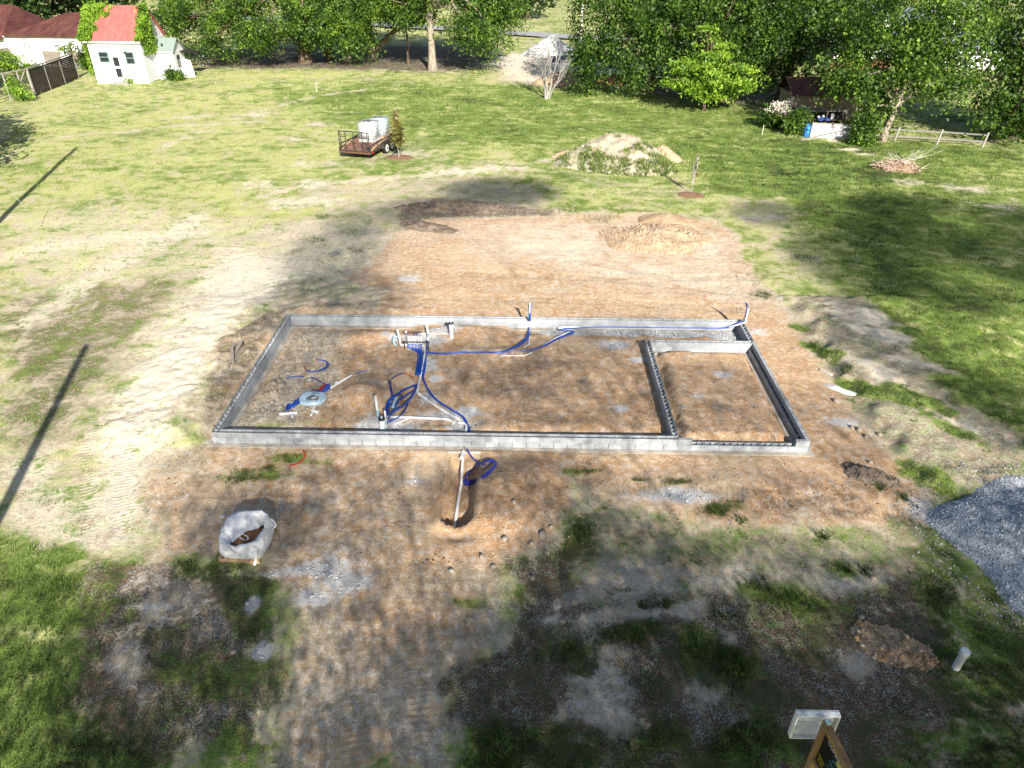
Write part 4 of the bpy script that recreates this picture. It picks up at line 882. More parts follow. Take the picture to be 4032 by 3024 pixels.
# loose stones
rub_area = poly_w([(620, 700), (760, 705), (740, 790), (680, 930), (490, 930), (560, 800)])
def in_poly(P): return lambda x, y: sstep(-.2, .3, poly_sd(x, y, P)+nz2(x, y)*.6)
tag(strew('rubble_stones', 1500, .4, 5, .4, 7.4, lambda x, y: in_poly(rub_area)(x, y)*.8, .035, S_ROCK, 61, octa=False), 'scattered small grey stones on the earth inside the left end of the foundation', 'stones', kind='stuff')
tag(strew('earth_clods', 6500, .4, W-.4, .4, D-.4, lambda x, y: .25+.75*sstep(-.05, .3, nz2(x, y)), .022, S_CLOD, 62), 'scattered clods of orange earth inside the foundation', 'clods', kind='stuff')
tag(strew('spoil_clods', 6500, -1.5, 21, -4.8, -.4, lambda x, y: lay('orange', x, y)*(.1+.8*sstep(.0, .3, nz2(x, y)))+.5*gauss(x, y, G(1130, 1100)[:2], 1.9, 1.3), .022, S_CLOD, 63), 'scattered clods on the dug earth in front of the foundation', 'clods', kind='stuff')
tag(strew('bank_clods', 3400, -2.5, 21, .0, 14, lambda x, y: np.where((x > -.1) & (x < W+.1) & (y < D+.1), 0, .6*sstep(.05, .35, nz2(x, y)))+0*x, .026, S_CLOD, 64), 'crumbled clods along the cut banks around the foundation', 'clods', kind='stuff')
def on_grav(x, y): return sstep(.35, .8, lay('grav', x, y)+.2*nz2(x*2, y*2))
tag(strew('stone_beds', 80000, .3, W-.3, .3, D-.22, on_grav, .019, S_GRAV, 65, var=.4), 'beds of blue-grey crushed stone around the pipes', 'gravel', kind='stuff')
tag(strew('stone_scatter', 70000, -3, 22, -10, 0, lambda x, y: on_grav(x, y)*.6, .024, S_PALE, 66, var=.5), 'pale crushed stone scattered over the ground in front', 'gravel', kind='stuff')
# single rocks
_rm = []
for k in range(5):
    r = np.random.default_rng(200+k); V = _ic*(1+r.uniform(-.22, .22, (12, 1)))*np.array([1, r.uniform(.7, .95), r.uniform(.55, .8)]); me = mesh_np('rock', V, _if, S_ROCK); _rm.append(me)
ROCKS = {}
def rock(x, y, s, label, grp, z=0.0, m=None):
    p = P3(x, y); o = bpy.data.objects.new('rock', random.choice(_rm)); link(o); o.location = p+Vector((0, 0, s*.25)); o.scale = (s, s, s); o.rotation_euler = (random.uniform(-.2, .2), random.uniform(-.2, .2), random.uniform(0, 6.28))
    ROCKS.setdefault(grp, []).append((math.hypot(p.x-CAM[0], p.y-CAM[1]), o, label)); return tag(o, label, 'rock', grp)
def c7(x, y): return ((780+x/1.975)/K, (1150+y/1.975)/K)
for x, y, s in ((795, 380, .14), (850, 395, .13), (995, 362, .12), (940, 432, .12), (850, 445, .13), (800, 480, .10), (870, 405, .10)):
    rock(*c7(x, y), s, 'grey rock in the loose cluster near the back-left corner inside the foundation', 'rocks near the back-left corner')
for x, y, s in ((592, 715, .15), (648, 732, .17), (630, 692, .12), (585, 750, .11), (600, 778, .11), (570, 790, .10), (640, 770, .09)):
    rock(*c7(x, y), s, 'grey rock in the pile beside the left wall inside the foundation', 'rocks beside the left wall')
for x, y, s in ((640, 900, .13), (715, 545, .09), (740, 545, .09), (490, 810, .10), (620, 840, .10), (820, 770, .09), (960, 590, .09), (900, 605, .10), (730, 1030, .11), (500, 920, .1), (580, 860, .1)):
    rock(*c7(x, y), s, 'loose grey rock lying singly on the earth inside the left half of the foundation', 'single rocks inside the foundation')
for x, y, s in ((1172, 1158, .17), (1190, 1140, .10), (1150, 1175, .10), (1040, 1205, .1), (1180, 1195, .1), (1110, 1085, .09), (1090, 1165, .1), (975, 1235, .09), (1065, 1225, .1)):
    rock(x, y, s, 'brown stone lying on the spoil heap by the service trench', 'stones on the trench spoil')
for x, y, s in ((1805, 868, .14), (1855, 930, .12), (1870, 945, .11), (1840, 925, .1), (1880, 1000, .09), (1900, 940, .1)):
    rock(x, y, s, 'tan rock at the foot of the right-hand bank', 'rocks on the right bank')
for x, y, s in ((1240, 1302, .12), (1215, 1345, .1), (1150, 1250, .1), (1860, 1335, .09), (1885, 1250, .09), (505, 1410, .08)):
    rock(x, y, s, 'pale stone lying in the dry grass of the foreground', 'pale stones in the foreground')

ORD = ['nearest the viewer', 'second nearest the viewer', 'third nearest the viewer', 'fourth nearest the viewer', 'fifth nearest the viewer', 'sixth nearest the viewer', 'seventh nearest the viewer', 'eighth nearest the viewer', 'ninth nearest the viewer', 'tenth nearest the viewer', 'farthest from the viewer']
SHORT = {'rocks near the back-left corner': 'grey rock by the back-left foundation corner', 'rocks beside the left wall': 'grey rock piled beside the left foundation wall', 'single rocks inside the foundation': 'single loose rock inside the left half of the foundation', 'stones on the trench spoil': 'brown stone on the spoil by the service trench', 'rocks on the right bank': 'tan rock at the foot of the right-hand bank', 'pale stones in the foreground': 'pale stone in the dry foreground grass'}
for g_, L_ in ROCKS.items():
    L_.sort(key=lambda q: q[0])
    for i, (d, o, lb) in enumerate(L_): o['label'] = SHORT[g_]+', '+ORD[min(i, 10)]
# ================================================================ pipework inside the foundation
M_PVC = mat('white_pvc', (.80, .81, .82), (.70, .71, .72), 5, .4, .05, 30, spec=.4)
M_PEX = mat('blue_tubing', (.012, .075, .42), (.010, .05, .30), 9, .4, .05, 30, spec=.4)
M_PEXD = mat('navy_tubing', (.010, .018, .17), (.02, .03, .22), 9, .45, .05, 30, spec=.4)
M_RED = mat('red_tubing', (.50, .035, .022), (.40, .03, .02), 9, .45, .05, 30, spec=.4)
M_TAPE = mat('pale_blue_sleeve', (.36, .55, .66), (.28, .46, .56), 9, .5, .1, 40)
M_IRON = mat('dark_iron', (.035, .03, .03), (.07, .045, .035), 20, .6, .3, 40, metal=.4)
M_COPR = mat('copper_end', (.42, .14, .06), (.30, .09, .05), 12, .45, .1, 30, metal=.5)
M_WOODG = mat('weathered_board', (.27, .235, .195), (.17, .14, .115), 5, .9, .4, 30, stretch=(.3, 3, 3))
M_WOODN = mat('new_wood', (.58, .40, .235), (.47, .31, .17), 4, .8, .3, 30, stretch=(.4, 3, 3))
def cA(x, y): return ((1500+x/5.53)/K, (1250+y/5.53)/K)
def cB(x, y): return ((1420+x/4.424)/K, (1450+y/4.424)/K)
def c8(x, y): return ((1800+x/1.5255)/K, (1150+y/1.5255)/K)
def cE(x, y): return ((1050+x/5.185)/K, (1380+y/5.185)/K)
def cF(x, y): return ((1650+x/3.687)/K, (1720+y/3.687)/K)
def pts(f, L_, dz=.05): return [P3(*f(x, y), dz) for x, y in L_]
def pipe(name, label, cat, path, r, m=None, n=10, smooth_n=0, collars=(), group=None, parent=None):
    p = spline(path, smooth_n) if smooth_n else path
    o0 = Vector(p[0]) if parent is None else Vector((0, 0, 0)); mb = MB(); mb.tube([Vector(q)-o0 for q in p], r, n)
    for a, b, rr in collars: mb.tube([Vector(a)-o0, Vector(b)-o0], rr, n)
    o = mb.build(name, m or M_PVC, parent, True)
    if parent is None: o.location = o0; tag(o, label, cat, group)
    return o
def riser(label, base, top, r, cap='plain', band=None, lean=(0, 0), group=None):
    b = P3(*base); h = up_to(b, *top)-b.z; t = thing('riser_pipe', label, 'pipe', b, 0, group)
    mb = MB(); mb.tube([(0, 0, -.1), (lean[0], lean[1], h)], r, 14); mb.build('pipe', M_PVC, t, True)
    tp = Vector((lean[0], lean[1], h))
    if band:
        for z0, z1, m in band: MB().tube([Vector((lean[0], lean[1], 0))*z0+Vector((0, 0, h*z0)), Vector((lean[0], lean[1], 0))*z1+Vector((0, 0, h*z1))], r*1.07, 14).build('tape_band', m, t, True)
    if cap == 'test':
        c = MB().lathe(tp, [(r*1.12, -.05), (r*1.15, -.01), (r*1.0, .01), (r*.7, .018)], 14).build('test_cap', mat('cap_blue', (.05, .07, .12), (.03, .04, .07), 10, .4, .1, 30, metal=.5), t, True)
        MB().lathe(tp+Vector((0, 0, .012)), [(r*.33, 0), (r*.33, .05), (r*.22, .06)], 10).build('cap_plug', M_PVC, c, True)
    elif cap == 'plain':
        MB().lathe(tp, [(r*1.06, -.03), (r*1.06, .012), (r*.9, .02)], 14).build('end_cap', M_PVC, t, True)
    return t
# manifold
pL, pR = P3(*cA(520, 690)), P3(*cA(1040, 695)); hL = up_to(pL, *cA(500, 505))-pL.z; w_ = (pR-pL).length
mf = thing('pipe_manifold', 'rack of white-sleeved upright tubes held by a black iron crossbar', 'pipe manifold', pL)
MB().box((0, 0, hL/2-.1), (.03, .03, hL+.2)).build('stake', M_IRON, mf); MB().box((w_, 0, hL/2-.1), (.03, .03, hL+.2)).build('stake', M_IRON, mf)
MB().box((w_/2-.02, -.01, hL*.86), (w_+.1, .025, .035)).build('crossbar', M_IRON, mf)
zs = up_to(pL+Vector((.3, .05, 0)), *cA(640, 410))-pL.z; zt = up_to(pL+Vector((.3, .05, 0)), *cA(640, 318))-pL.z
xs_ = [(605+i*31-520)/520*w_ for i in range(10)]
for i, x in enumerate(xs_):
    MB().tube([(x, .05, -.05), (x, .05, zs)], .017, 8).build('sleeve', M_PVC, mf, True)
    MB().tube([(x, .05, zs-.01), (x, .05, zt)], .010, 6).build('tube_end', M_COPR if i in (1, 2, 3) else M_PEXD, mf, True)
MB().box(((xs_[0]+xs_[-1])/2, .05, zt), (xs_[-1]-xs_[0]+.1, .03, .022)).build('top_bar', M_IRON, mf)
MB().lathe((xs_[0]-.05, .05, zt-.01), [(.03, -.02), (.035, .02), (.02, .05)], 10).build('bar_knob', M_PVC, mf, True)
# risers
riser('white riser pipe with a dark cap band just right of the manifold rack', cA(1028, 500), cA(1026, 185), .035, 'plain', [(.42, .50, M_IRON), (.26, .42, M_TAPE)])
rbg = riser('thick white riser with a dark test cap near the back wall', cA(1540, 445), cA(1532, 110), .085, 'test')
rl_b = P3(*cA(430, 630)); rl_h = up_to(rl_b, *cA(390, 265))-rl_b.z
dp = thing('drain_pipe', 'white drain pipe rising left of the manifold and bending down the middle of the floor', 'pipe', rl_b)
run1 = pts(cA, [(470, 640), (700, 640), (900, 645), (950, 665), (962, 790), (950, 900), (900, 1080), (860, 1330)], .07)+pts(cB, [(1060, 110), (1020, 290), (990, 430)], .08)
MB().tube([Vector((-.06, 0, rl_h)), Vector((-.01, 0, .2)), Vector((0, 0, .09)), Vector((.05, -.01, .06))]+[q-rl_b for q in run1], .032, 12).build('pipe', M_PVC, dp, True)
MB().tube([(-.065, 0, rl_h-.05), (-.068, 0, rl_h+.005)], .038, 12).build('end_cap', M_PVC, dp, True)
MB().tube([q-rl_b for q in pts(cB, [(995, 470), (1060, 510), (1240, 640), (1500, 800), (1720, 930)], .07)], .042, 12).build('pipe', M_PVC, dp, True)
MB().tube([q-rl_b for q in pts(cB, [(1000, 400), (975, 450), (1040, 500)], .08)], .05, 12).build('elbow', M_PVC, dp, True)
for q in ((960, 810), (948, 890)): MB().lathe(P3(*cA(*q), .07)-rl_b, [(.045, -.03), (.045, .03)], 12).build('coupling', M_IRON if q[1] < 850 else M_PVC, dp, True)
pipe('branch_pipe', 'slim white pipe lying over the stone bed between the manifold and the thick riser', 'pipe', pts(cA, [(790, 520), (820, 420), (850, 402), (1100, 400), (1440, 398), (1500, 425)], .09), .024)
hp = pipe('drain_branch', 'white drain pipe lying along the front wall with a bent right end', 'pipe', pts(cB, [(470, 880), (800, 892), (1100, 905), (1490, 922), (1560, 940), (1625, 990)], .08), .045, n=12)
pipe('drain_branch', 'short slanting white pipe below the long drain pipe', 'pipe', pts(cB, [(585, 1003), (700, 955), (830, 905)], .06), .026)
pipe('pipe_elbow', 'white elbow pipe running out through the front wall', 'pipe', pts(cB, [(1705, 978), (1800, 985), (1835, 1010), (1842, 1060), (1830, 1150)], .07), .042, n=12)
riser('thick white riser with a black test cap and blue band at the front wall', cB(390, 1105), cB(362, 870), .095, 'test', [(.10, .36, M_TAPE)])
riser('tall thin white riser with a blue-grey band left of the thick one', cB(312, 880), cB(266, 490), .045, 'plain', [(.22, .42, M_TAPE)], (-.02, 0))
riser('short thin white riser right of the thick capped one', cB(452, 1040), cB(432, 750), .03, 'plain', [(.25, .5, M_TAPE)])
# pale foam collar left of the manifold
pc = P3(*cA(340, 600)); mb = MB()
mb.tube([pc*0+Vector((.10*math.cos(a), .02*math.sin(a), .17+.17*math.sin(a))) for a in [rad(60+12*i) for i in range(19)]], .035, 8)
o = mb.build('foam_collar', M_TAPE, None, True, pc); tag(o, 'pale blue curved foam collar standing left of the manifold', 'pipe collar')
# bundles of tubing
def bundle(name, label, path, n, r, spread, m=None, seed=0, cat='tubing', group=None, wav=.02, sn=8):
    rr = random.Random(seed); path = [Vector(q) for q in path]; o0 = path[0].copy(); mb = MB()
    for k in range(n):
        a = 6.283*k/n+rr.uniform(0, 1); q = spread*math.sqrt(rr.random()); P_ = []
        for i, p in enumerate(path):
            P_.append(p-o0+Vector((math.cos(a)*q+rr.uniform(-wav, wav), math.sin(a)*q*.7+rr.uniform(-wav, wav), abs(math.sin(a*1.7))*q*.6+rr.uniform(0, wav*.6))))
        mb.tube(spline(P_, sn), r, 5)
    o = mb.build(name, m or M_PEX, None, True, o0); return tag(o, label, cat, group)
fan0 = P3(*cA(760, 640)); tail = pts(cA, [(850, 800), (850, 1000), (820, 1180), (805, 1290)], .06)+pts(cB, [(1010, 60), (1005, 140)], .02)
o0 = fan0; mb = MB()
for i, x in enumerate(xs_):
    for k in range(2):
        s = pL+Vector((x+random.uniform(-.01, .01), .05, .22)); off = Vector(((i-4.5)*.018+random.uniform(-.02, .02), random.uniform(-.02, .02), random.uniform(0, .05)))
        mb.tube(spline([s-o0, s-o0+Vector((0, -.06, -.16))]+[q-o0+off for q in tail], 5), .0125, 5)
tag(mb.build('tubing_bundle', M_PEX, None, True, o0), 'thick bundle of blue tubing spilling from the manifold rack', 'tubing')
bundle('tubing_bundle', 'blue tubing bundle curving along the drain pipe to the front wall', pts(cA, [(1000, 560), (1005, 700), (985, 870), (960, 1100), (925, 1300)], .10)+pts(cB, [(1090, 60), (1090, 200), (1140, 330), (1250, 520), (1400, 645), (1600, 765), (1780, 890), (1875, 1040), (1895, 1155)], .06), 5, .014, .035, m=M_PEX, seed=3)
bundle('tubing_bundle', 'blue tubing bundle running right and rising at the middle of the back wall', pts(cA, [(1010, 820), (1400, 845), (1900, 805)], .08)+pts(c8, [(0, 378), (150, 376), (260, 374), (360, 340), (420, 285), (438, 220), (437, 185)], .08)+[Vector((G(*c8(435, 170), .45)))+Vector((0, 0, .02)), Vector(G(*c8(434, 165), .4))+Vector((0, .02, up_to(G(*c8(434, 165), .4), *c8(434, 78))-.4))], 9, .013, .05, seed=4)
bundle('tubing_bundle', 'blue tubing bundle running along the back wall to the far right corner', pts(c8, [(240, 382), (470, 356), (600, 296), (700, 252)], .08)+[Vector((x, y, .16)) for x, y in ((10.6, 7.22), (11.6, 7.42), (12.8, 7.48), (14.5, 7.48), (16.0, 7.50), (16.9, 7.52))]+[Vector(G(*c8(1700, 188), .42)), Vector(G(*c8(1722, 180), .45))+Vector((0, 0, .05)), Vector(G(*c8(1722, 180), .45))+Vector((.03, 0, .55)), Vector(G(*c8(1722, 180), .45))+Vector((-.08, 0, .78))], 6, .013, .04, seed=5)
cn = thing('conduit_pipe', 'white conduit running beside the blue tubing to the far right corner', 'pipe', P3(*c8(495, 345)))
b0 = cn.location; cp = [q-b0 for q in pts(c8, [(495, 345), (600, 282), (690, 240)], .07)+[Vector((x, y, .12)) for x, y in ((10.55, 7.46), (10.8, 7.53), (12.5, 7.54), (14.5, 7.55), (16.9, 7.55))]]+[Vector(G(*c8(1712, 188), .45))-b0, Vector(G(*c8(1730, 182), .5))-b0, Vector(G(*c8(1730, 182), .5))-b0+Vector((.02, 0, .6))]
MB().tube(cp, .03, 8).build('pipe', M_PVC, cn, True)
pipe('conduit_pipe', 'short white conduit piece lying beside the middle blue tubing bend', 'pipe', pts(c8, [(265, 388), (400, 390), (450, 370)], .05), .022)
pipe('conduit_pipe', 'white conduit standing up the back wall among the blue tubing', 'pipe', pts(c8, [(400, 340), (430, 322), (436, 260), (437, 190)], .06)+[Vector(G(*c8(434, 168), .45))+Vector((0, 0, .04)), Vector(G(*c8(434, 168), .45))+Vector((0, 0, .72))], .025)
# loose coils left of the drain
o0 = P3(*cB(700, 700)); mb = MB()
for k, L_ in enumerate([[(980, 320), (760, 430), (690, 500), (560, 590), (480, 690), (442, 790), (440, 880)], [(975, 335), (945, 470), (840, 550), (690, 600)], [(975, 400), (920, 560), (830, 680), (720, 780), (560, 860), (480, 900)], [(730, 500), (690, 600), (610, 760), (545, 860), (490, 915)], [(830, 600), (800, 740), (740, 850), (640, 930), (480, 955)], [(690, 480), (560, 560), (470, 660), (445, 760)], [(660, 640), (560, 680), (490, 740), (470, 900)]]):
    for s in range(5 if k in (0, 1, 2, 3) else 3):
        off = Vector((random.uniform(-.03, .03), random.uniform(-.02, .02), random.uniform(.0, .07)+.05*math.sin(k)))
        mb.tube(spline([q-o0+off+Vector((random.uniform(-.012, .012), 0, .10*math.sin(math.pi*i/(len(L_)-1)))) for i, q in enumerate(pts(cB, L_, .05))], 6), .013, 5)
cl = mb.build('tubing_coil', M_PEX, None, True, o0); tag(cl, 'loose loops of blue tubing beside the slanting drain pipe', 'tubing')
u0 = P3(*cB(560, 545)); uh = up_to(u0, *cB(548, 205))-u0.z; mb = MB()
for k in range(7): mb.tube(spline([u0-o0+Vector((random.uniform(-.03, .03), random.uniform(-.03, .03), 0)), u0-o0+Vector((random.uniform(-.03, .03)-.02, 0, uh*.5)), u0-o0+Vector((random.uniform(-.04, .04)-.02, 0, uh*random.uniform(.9, 1.05)))], 4), .013, 5)
mb.build('upright_ends', M_PEXD, cl, True)
MB().tube([q-o0 for q in spline(pts(cB, [(560, 350), (640, 285), (770, 238)], .35), 5)], .016, 6).build('bent_end', M_PEXD, cl, True)
MB().tube([q-o0 for q in spline(pts(cB, [(770, 238), (860, 262), (930, 322)], .33), 5)], .014, 6).build('red_end', M_RED, cl, True)
MB().tube([q-o0 for q in pts(cB, [(625, 590), (595, 660), (570, 745)], .16)], .05, 8).build('pale_sheath', M_TAPE, cl, True)
# scraps on the left
def fitting(label, f, segs, r, dz=.05):
    a = P3(*f(*segs[0][0])); t = thing('pipe_fitting', label, 'pipe fitting', a)
    for i, (p, q, rr) in enumerate(segs): MB().tube([P3(*f(*p), dz)-a, P3(*f(*q), dz)-a], rr, 10).build('tube' if i == 0 else 'branch', M_PVC, t, True)
    return t
fitting('white tee fitting lying on the earth near the front-left corner', cE, [((265, 1325), (630, 1300), .05), ((545, 1305), (525, 1385), .045)], .05)
fitting('white cross-shaped pipe fitting right of the tee', cE, [((990, 1170), (905, 1350), .035), ((950, 1260), (1050, 1285), .05), ((955, 1255), (915, 1240), .03)], .05)
fitting('long white pipe offcut with a coupling propped on the earth mound', cE, [((1320, 785), (1735, 530), .038), ((1410, 700), (1450, 675), .05)], .05)
bx = P3(*cE(865, 700)); t = thing('cardboard_box', 'small brown cardboard box with a white label among the scraps', 'box', bx, .5)
MB().box((0, 0, .08), (.26, .22, .16)).build('carton', mat('cardboard', (.36, .27, .19), (.30, .22, .15), 6, .85, .1, 30), t); MB().box((.04, .03, .162), (.12, .10, .003)).build('label_sticker', M_PVC, t)
dcc = P3(*cE(950, 1020)); t = thing('plastic_roll', 'pale blue translucent roll of plastic lying flat beside blue tubing scraps', 'plastic roll', dcc)
pr_ = []
for i in range(33):
    a = 2*math.pi*i/32; pr_.append(Vector((.36*math.cos(a), .33*math.sin(a), .07+.02*math.sin(3*a))))
M_FILM = mat('plastic_film', (.50, .66, .74), (.40, .56, .66), 5, .25, .3, 14, spec=.6)
MB().tube(pr_, .085, 8, False).build('outer_coil', M_FILM, t, True); MB().tube([q*.72+Vector((0, 0, .03)) for q in pr_], .06, 8, False).build('inner_coil', M_FILM, t, True)
MB().lathe((-.04, -.02, .05), [(.17, -.04), (.17, .05), (.15, .06)], 14).build('core_disc', mat('grey_card', (.30, .28, .30), (.24, .22, .24), 8, .8, .1), t, True)
MB().tube([(-.02, -.06, .13), (.12, .0, .13)], .02, 8).build('white_offcut', M_PVC, t, True)
bundle('tubing_offcut', 'C-shaped blue tubing offcut with red ends over a grass clump', pts(cE, [(1040, 225), (1180, 245), (1255, 310), (1200, 395), (1050, 450), (900, 468), (815, 440)], .06), 4, .013, .03, seed=8, wav=.01)
for L_, lb in (([(985, 232), (1050, 222)], 'short red tube end at the top of the C-shaped offcut'), ([(775, 345), (775, 390), (820, 440)], 'short red tube end at the bottom of the C-shaped offcut')):
    pipe('tubing_offcut', lb, 'tubing', pts(cE, L_, .06), .02, M_RED)
pipe('tubing_offcut', 'thin blue tube lying left of the cardboard box', 'tubing', pts(cE, [(390, 590), (500, 560), (640, 550), (770, 555)], .04), .016, M_PEX, smooth_n=4)
pipe('tubing_offcut', 'thin blue tube running from the box to the plastic roll', 'tubing', pts(cE, [(910, 570), (1040, 630), (1150, 690), (1220, 735)], .05), .018, M_PEX, smooth_n=4)
pipe('tubing_offcut', 'thin blue tube lying by the dark board', 'tubing', pts(cE, [(1850, 490), (1940, 455), (2070, 425)], .04), .018, M_PEX, smooth_n=4)
for (x0, x1, y0, y1, nn_, m, lb) in ((420, 770, 1240, 1000, 16, M_PEX, 'tangle of blue tubing scraps below the plastic roll'), (1050, 1290, 890, 770, 10, M_PEX, 'blue scrap tubing above the plastic roll')):
    o0 = P3(*cE((x0+x1)/2, (y0+y1)/2)); mb = MB(); rr = random.Random(x0)
    for k in range(nn_):
        L_ = [(x0+(x1-x0)*q+rr.uniform(-60, 60), y0+(y1-y0)*q+rr.uniform(-60, 60)) for q in sorted([rr.random() for _ in range(4)])]
        mb.tube(spline([q-o0+Vector((0, 0, rr.uniform(0, .08))) for q in pts(cE, L_, .03)], 5), .02, 5)
    tag(mb.build('tubing_scraps', m, None, True, o0), lb, 'tubing')
o0 = P3(*cE(1170, 810)); mb = MB(); rr = random.Random(4)
for k in range(6): mb.tube(spline([q-o0+Vector((0, 0, rr.uniform(.02, .1))) for q in pts(cE, [(1080+rr.uniform(-30, 40), 860+rr.uniform(-30, 30)), (1150+rr.uniform(-30, 30), 810), (1210+rr.uniform(-20, 20), 745+rr.uniform(-10, 40))], .05)], 4), .018, 5)
tag(mb.build('tubing_scraps', M_RED, None, True, o0), 'red tubing scraps next to the plastic roll', 'tubing')
pipe('tubing_scraps', 'thin red tube lying left of the red scraps', 'tubing', pts(cE, [(905, 852), (960, 830), (1070, 825)], .04), .012, M_RED)
def plank(label, a, b, w, th, m=None, dz=.04, grp=None):
    o = MB().bar(a+Vector((0, 0, dz))-a, b+Vector((0, 0, dz))-a, w, th).build('board', m or M_WOODG, None, False, a); return tag(o, label, 'board', grp)
plank('dark weathered board lying among the clods inside the foundation', P3(*cE(1640, 450)), P3(*cE(1900, 440)), .10, .05)
def cW(x, y): return ((820+x/2.963)/K, (1200+y/2.963)/K)
plank('longest grey board of the three leaning by the left bank', P3(*cW(228, 752)), P3(*cW(400, 468), .10), .11, .04, dz=.06)
plank('grey board lying closest to the left wall in the little board stack', P3(*cW(302, 680)), P3(*cW(408, 535)), .12, .04)
plank('short grey board crossing over the others by the left bank', P3(*cW(300, 728), .05), P3(*cW(290, 548), .08), .09, .04, dz=.12)
# ---- in front: red tube, service trench
def cR(x, y): return ((800+x/2.765)/K, (1640+y/2.765)/K)
pipe('tubing_offcut', 'curved red tube lying in front of the foundation', 'tubing', pts(cR, [(1085, 370), (1112, 420), (1085, 480), (1010, 530), (935, 548)], .03), .022, M_RED, smooth_n=5)
tp_ = [TRENCH[0]+(TRENCH[-1]-TRENCH[0])*q for q in (0.02, .3, .55, .8, .97)]
sp = thing('service_pipe', 'white pipe at the bottom of the service trench in front of the foundation', 'pipe', (tp_[0][0], tp_[0][1], hz(*tp_[0])))
b0 = sp.location.copy(); MB().tube([Vector((q[0], q[1], hz(*q)+.035))-b0 for q in tp_], .045, 10).build('pipe', M_PVC, sp, True)
e_ = Vector((tp_[-1][0], tp_[-1][1], hz(*tp_[-1])+.04))-b0; MB().tube([e_, e_+Vector((-.02, -.12, 0))], .062, 12).build('coupling', M_PVC, sp, True)
MB().tube([Vector((tp_[0][0], tp_[0][1], hz(*tp_[0])+.035))-b0+Vector((0, .0, 0)), Vector((tp_[0][0], tp_[0][1], hz(*tp_[0])+.035))-b0+Vector((-.02, -.3, 0))], .06, 12).build('coupling', M_PVC, sp, True)
o0 = P3(*cF(880, 540)); mb = MB()
loopp = [(645, 690), (690, 580), (770, 500), (870, 425), (1000, 365), (1105, 372), (1128, 420), (1050, 520), (940, 620), (800, 690), (690, 722)]
for k in range(5):
    L_ = [P3(*cF(880+(x-880)*(1-.035*k), 540+(y-540)*(1-.05*k)), .05+.02*k+.03*math.sin(k))-o0 for x, y in loopp]; L_.append(L_[0]); mb.tube(spline(L_, 5), .017, 6)
mb.tube(spline([P3(*cF(x, y), z)-o0 for x, y, z in ((700, 290, .3), (750, 360, .25), (840, 415, .12), (960, 435, .06))], 5), .02, 6)
tag(mb.build('tubing_coil', M_PEXD if False else mat('deep_blue_tubing', (.014, .03, .33), (.012, .025, .25), 9, .4, .05, 30, spec=.4), None, True, o0), 'coil of dark blue tubing lying beside the service trench', 'tubing')
fa, fb_ = P3(*cF(415, 222)), P3(*cF(890, 225)); plank('whitened form board edge across the head of the trench', fa, fb_, .05, .05, mat('whitened_edge', (.62, .60, .56), (.45, .38, .30), 12, .9, .4, 30), .0)
# odd bits right of the foundation
plank('pale wooden stick lying on the right bank', P3(1772, 800), P3(1796, 812), .09, .06, mat('bleached_wood', (.62, .58, .52), (.5, .46, .4), 4, .85, .3), .03)
plank('small grey board leaning inside the far right wall', Vector((W-.28, 7.0, .02)), Vector((W-.24, 6.55, .12)), .09, .03, dz=.0)

# ================================================================ bulk bag on a pallet
def cG(x, y): return ((820+x/6.144)/K, (1980+y/6.144)/K)
pal = Vector(G(*cG(255, 1425))); par = Vector(G(*cG(1235, 1430))); PW = 1.02; PD = 1.08
pal.z = hz(pal.x, pal.y)+.012; pt = thing('wooden_pallet', 'wooden pallet under the white bulk bag', 'pallet', pal, -.06)
for y in (.02, PD/2, PD-.02): MB().box((PW/2, y, .055), (PW, .04, .085)).build('stringer', M_WOODN, pt)
for i in range(8): MB().box((.05+i*(PW-.1)/7, PD/2, .108), (.085, PD+.01, .018)).build('deck_board', M_WOODN, pt)
for y in (.05, PD/2, PD-.05): MB().box((PW/2, y, .004), (PW-.02, .09, .016)).build('bottom_board', M_WOODN, pt)
def text_mesh(s, size, m, parent, M_, name='lettering', ext=.001, font_sx=1.0):
    cu = bpy.data.curves.new(name, 'FONT'); cu.body = s; cu.size = size; cu.extrude = ext; cu.align_x = 'LEFT'; cu.resolution_u = 3
    tmp = bpy.data.objects.new('tmp', cu); COL.objects.link(tmp); dg_ = bpy.context.evaluated_depsgraph_get(); dg_.update()
    me = bpy.data.meshes.new_from_object(tmp.evaluated_get(dg_)); bpy.data.objects.remove(tmp, do_unlink=True); bpy.data.curves.remove(cu)
    me.materials.clear(); me.materials.append(m); o = bpy.data.objects.new(name, me); link(o, parent); o.matrix_local = M_ @ Matrix.Diagonal((font_sx, 1, 1, 1)); return o
M_INK = mat('stencil_ink', (.10, .085, .07), (.16, .13, .10), 30, .9, 0)
text_mesh('CHANDLER', .082, M_INK, pt, Matrix.Translation((.36, -.003, .028)) @ Matrix.Rotation(HP, 4, 'X'))
bg_ = thing('bulk_bag', 'slumped open white bulk bag of brown soil standing on the pallet', 'bulk bag', pal+Vector((PW/2+.05, PD/2-.01, .118)), -.05)
M_BAG = mat('woven_white', (.82, .83, .85), (.74, .76, .79), 3, .55, .35, 9, spec=.35)
NS = 72; prof = []
def rimz(a):      # rim height round the bag, 0 = +x, going anticlockwise
    a = a % (2*math.pi); d = math.degrees(a)
    return float(np.interp(d, [0, 30, 60, 90, 125, 160, 200, 235, 262, 290, 320, 360], [.50, .60, .64, .60, .60, .56, .54, .42, .34, .38, .46, .50]))
V = []; nr = 11
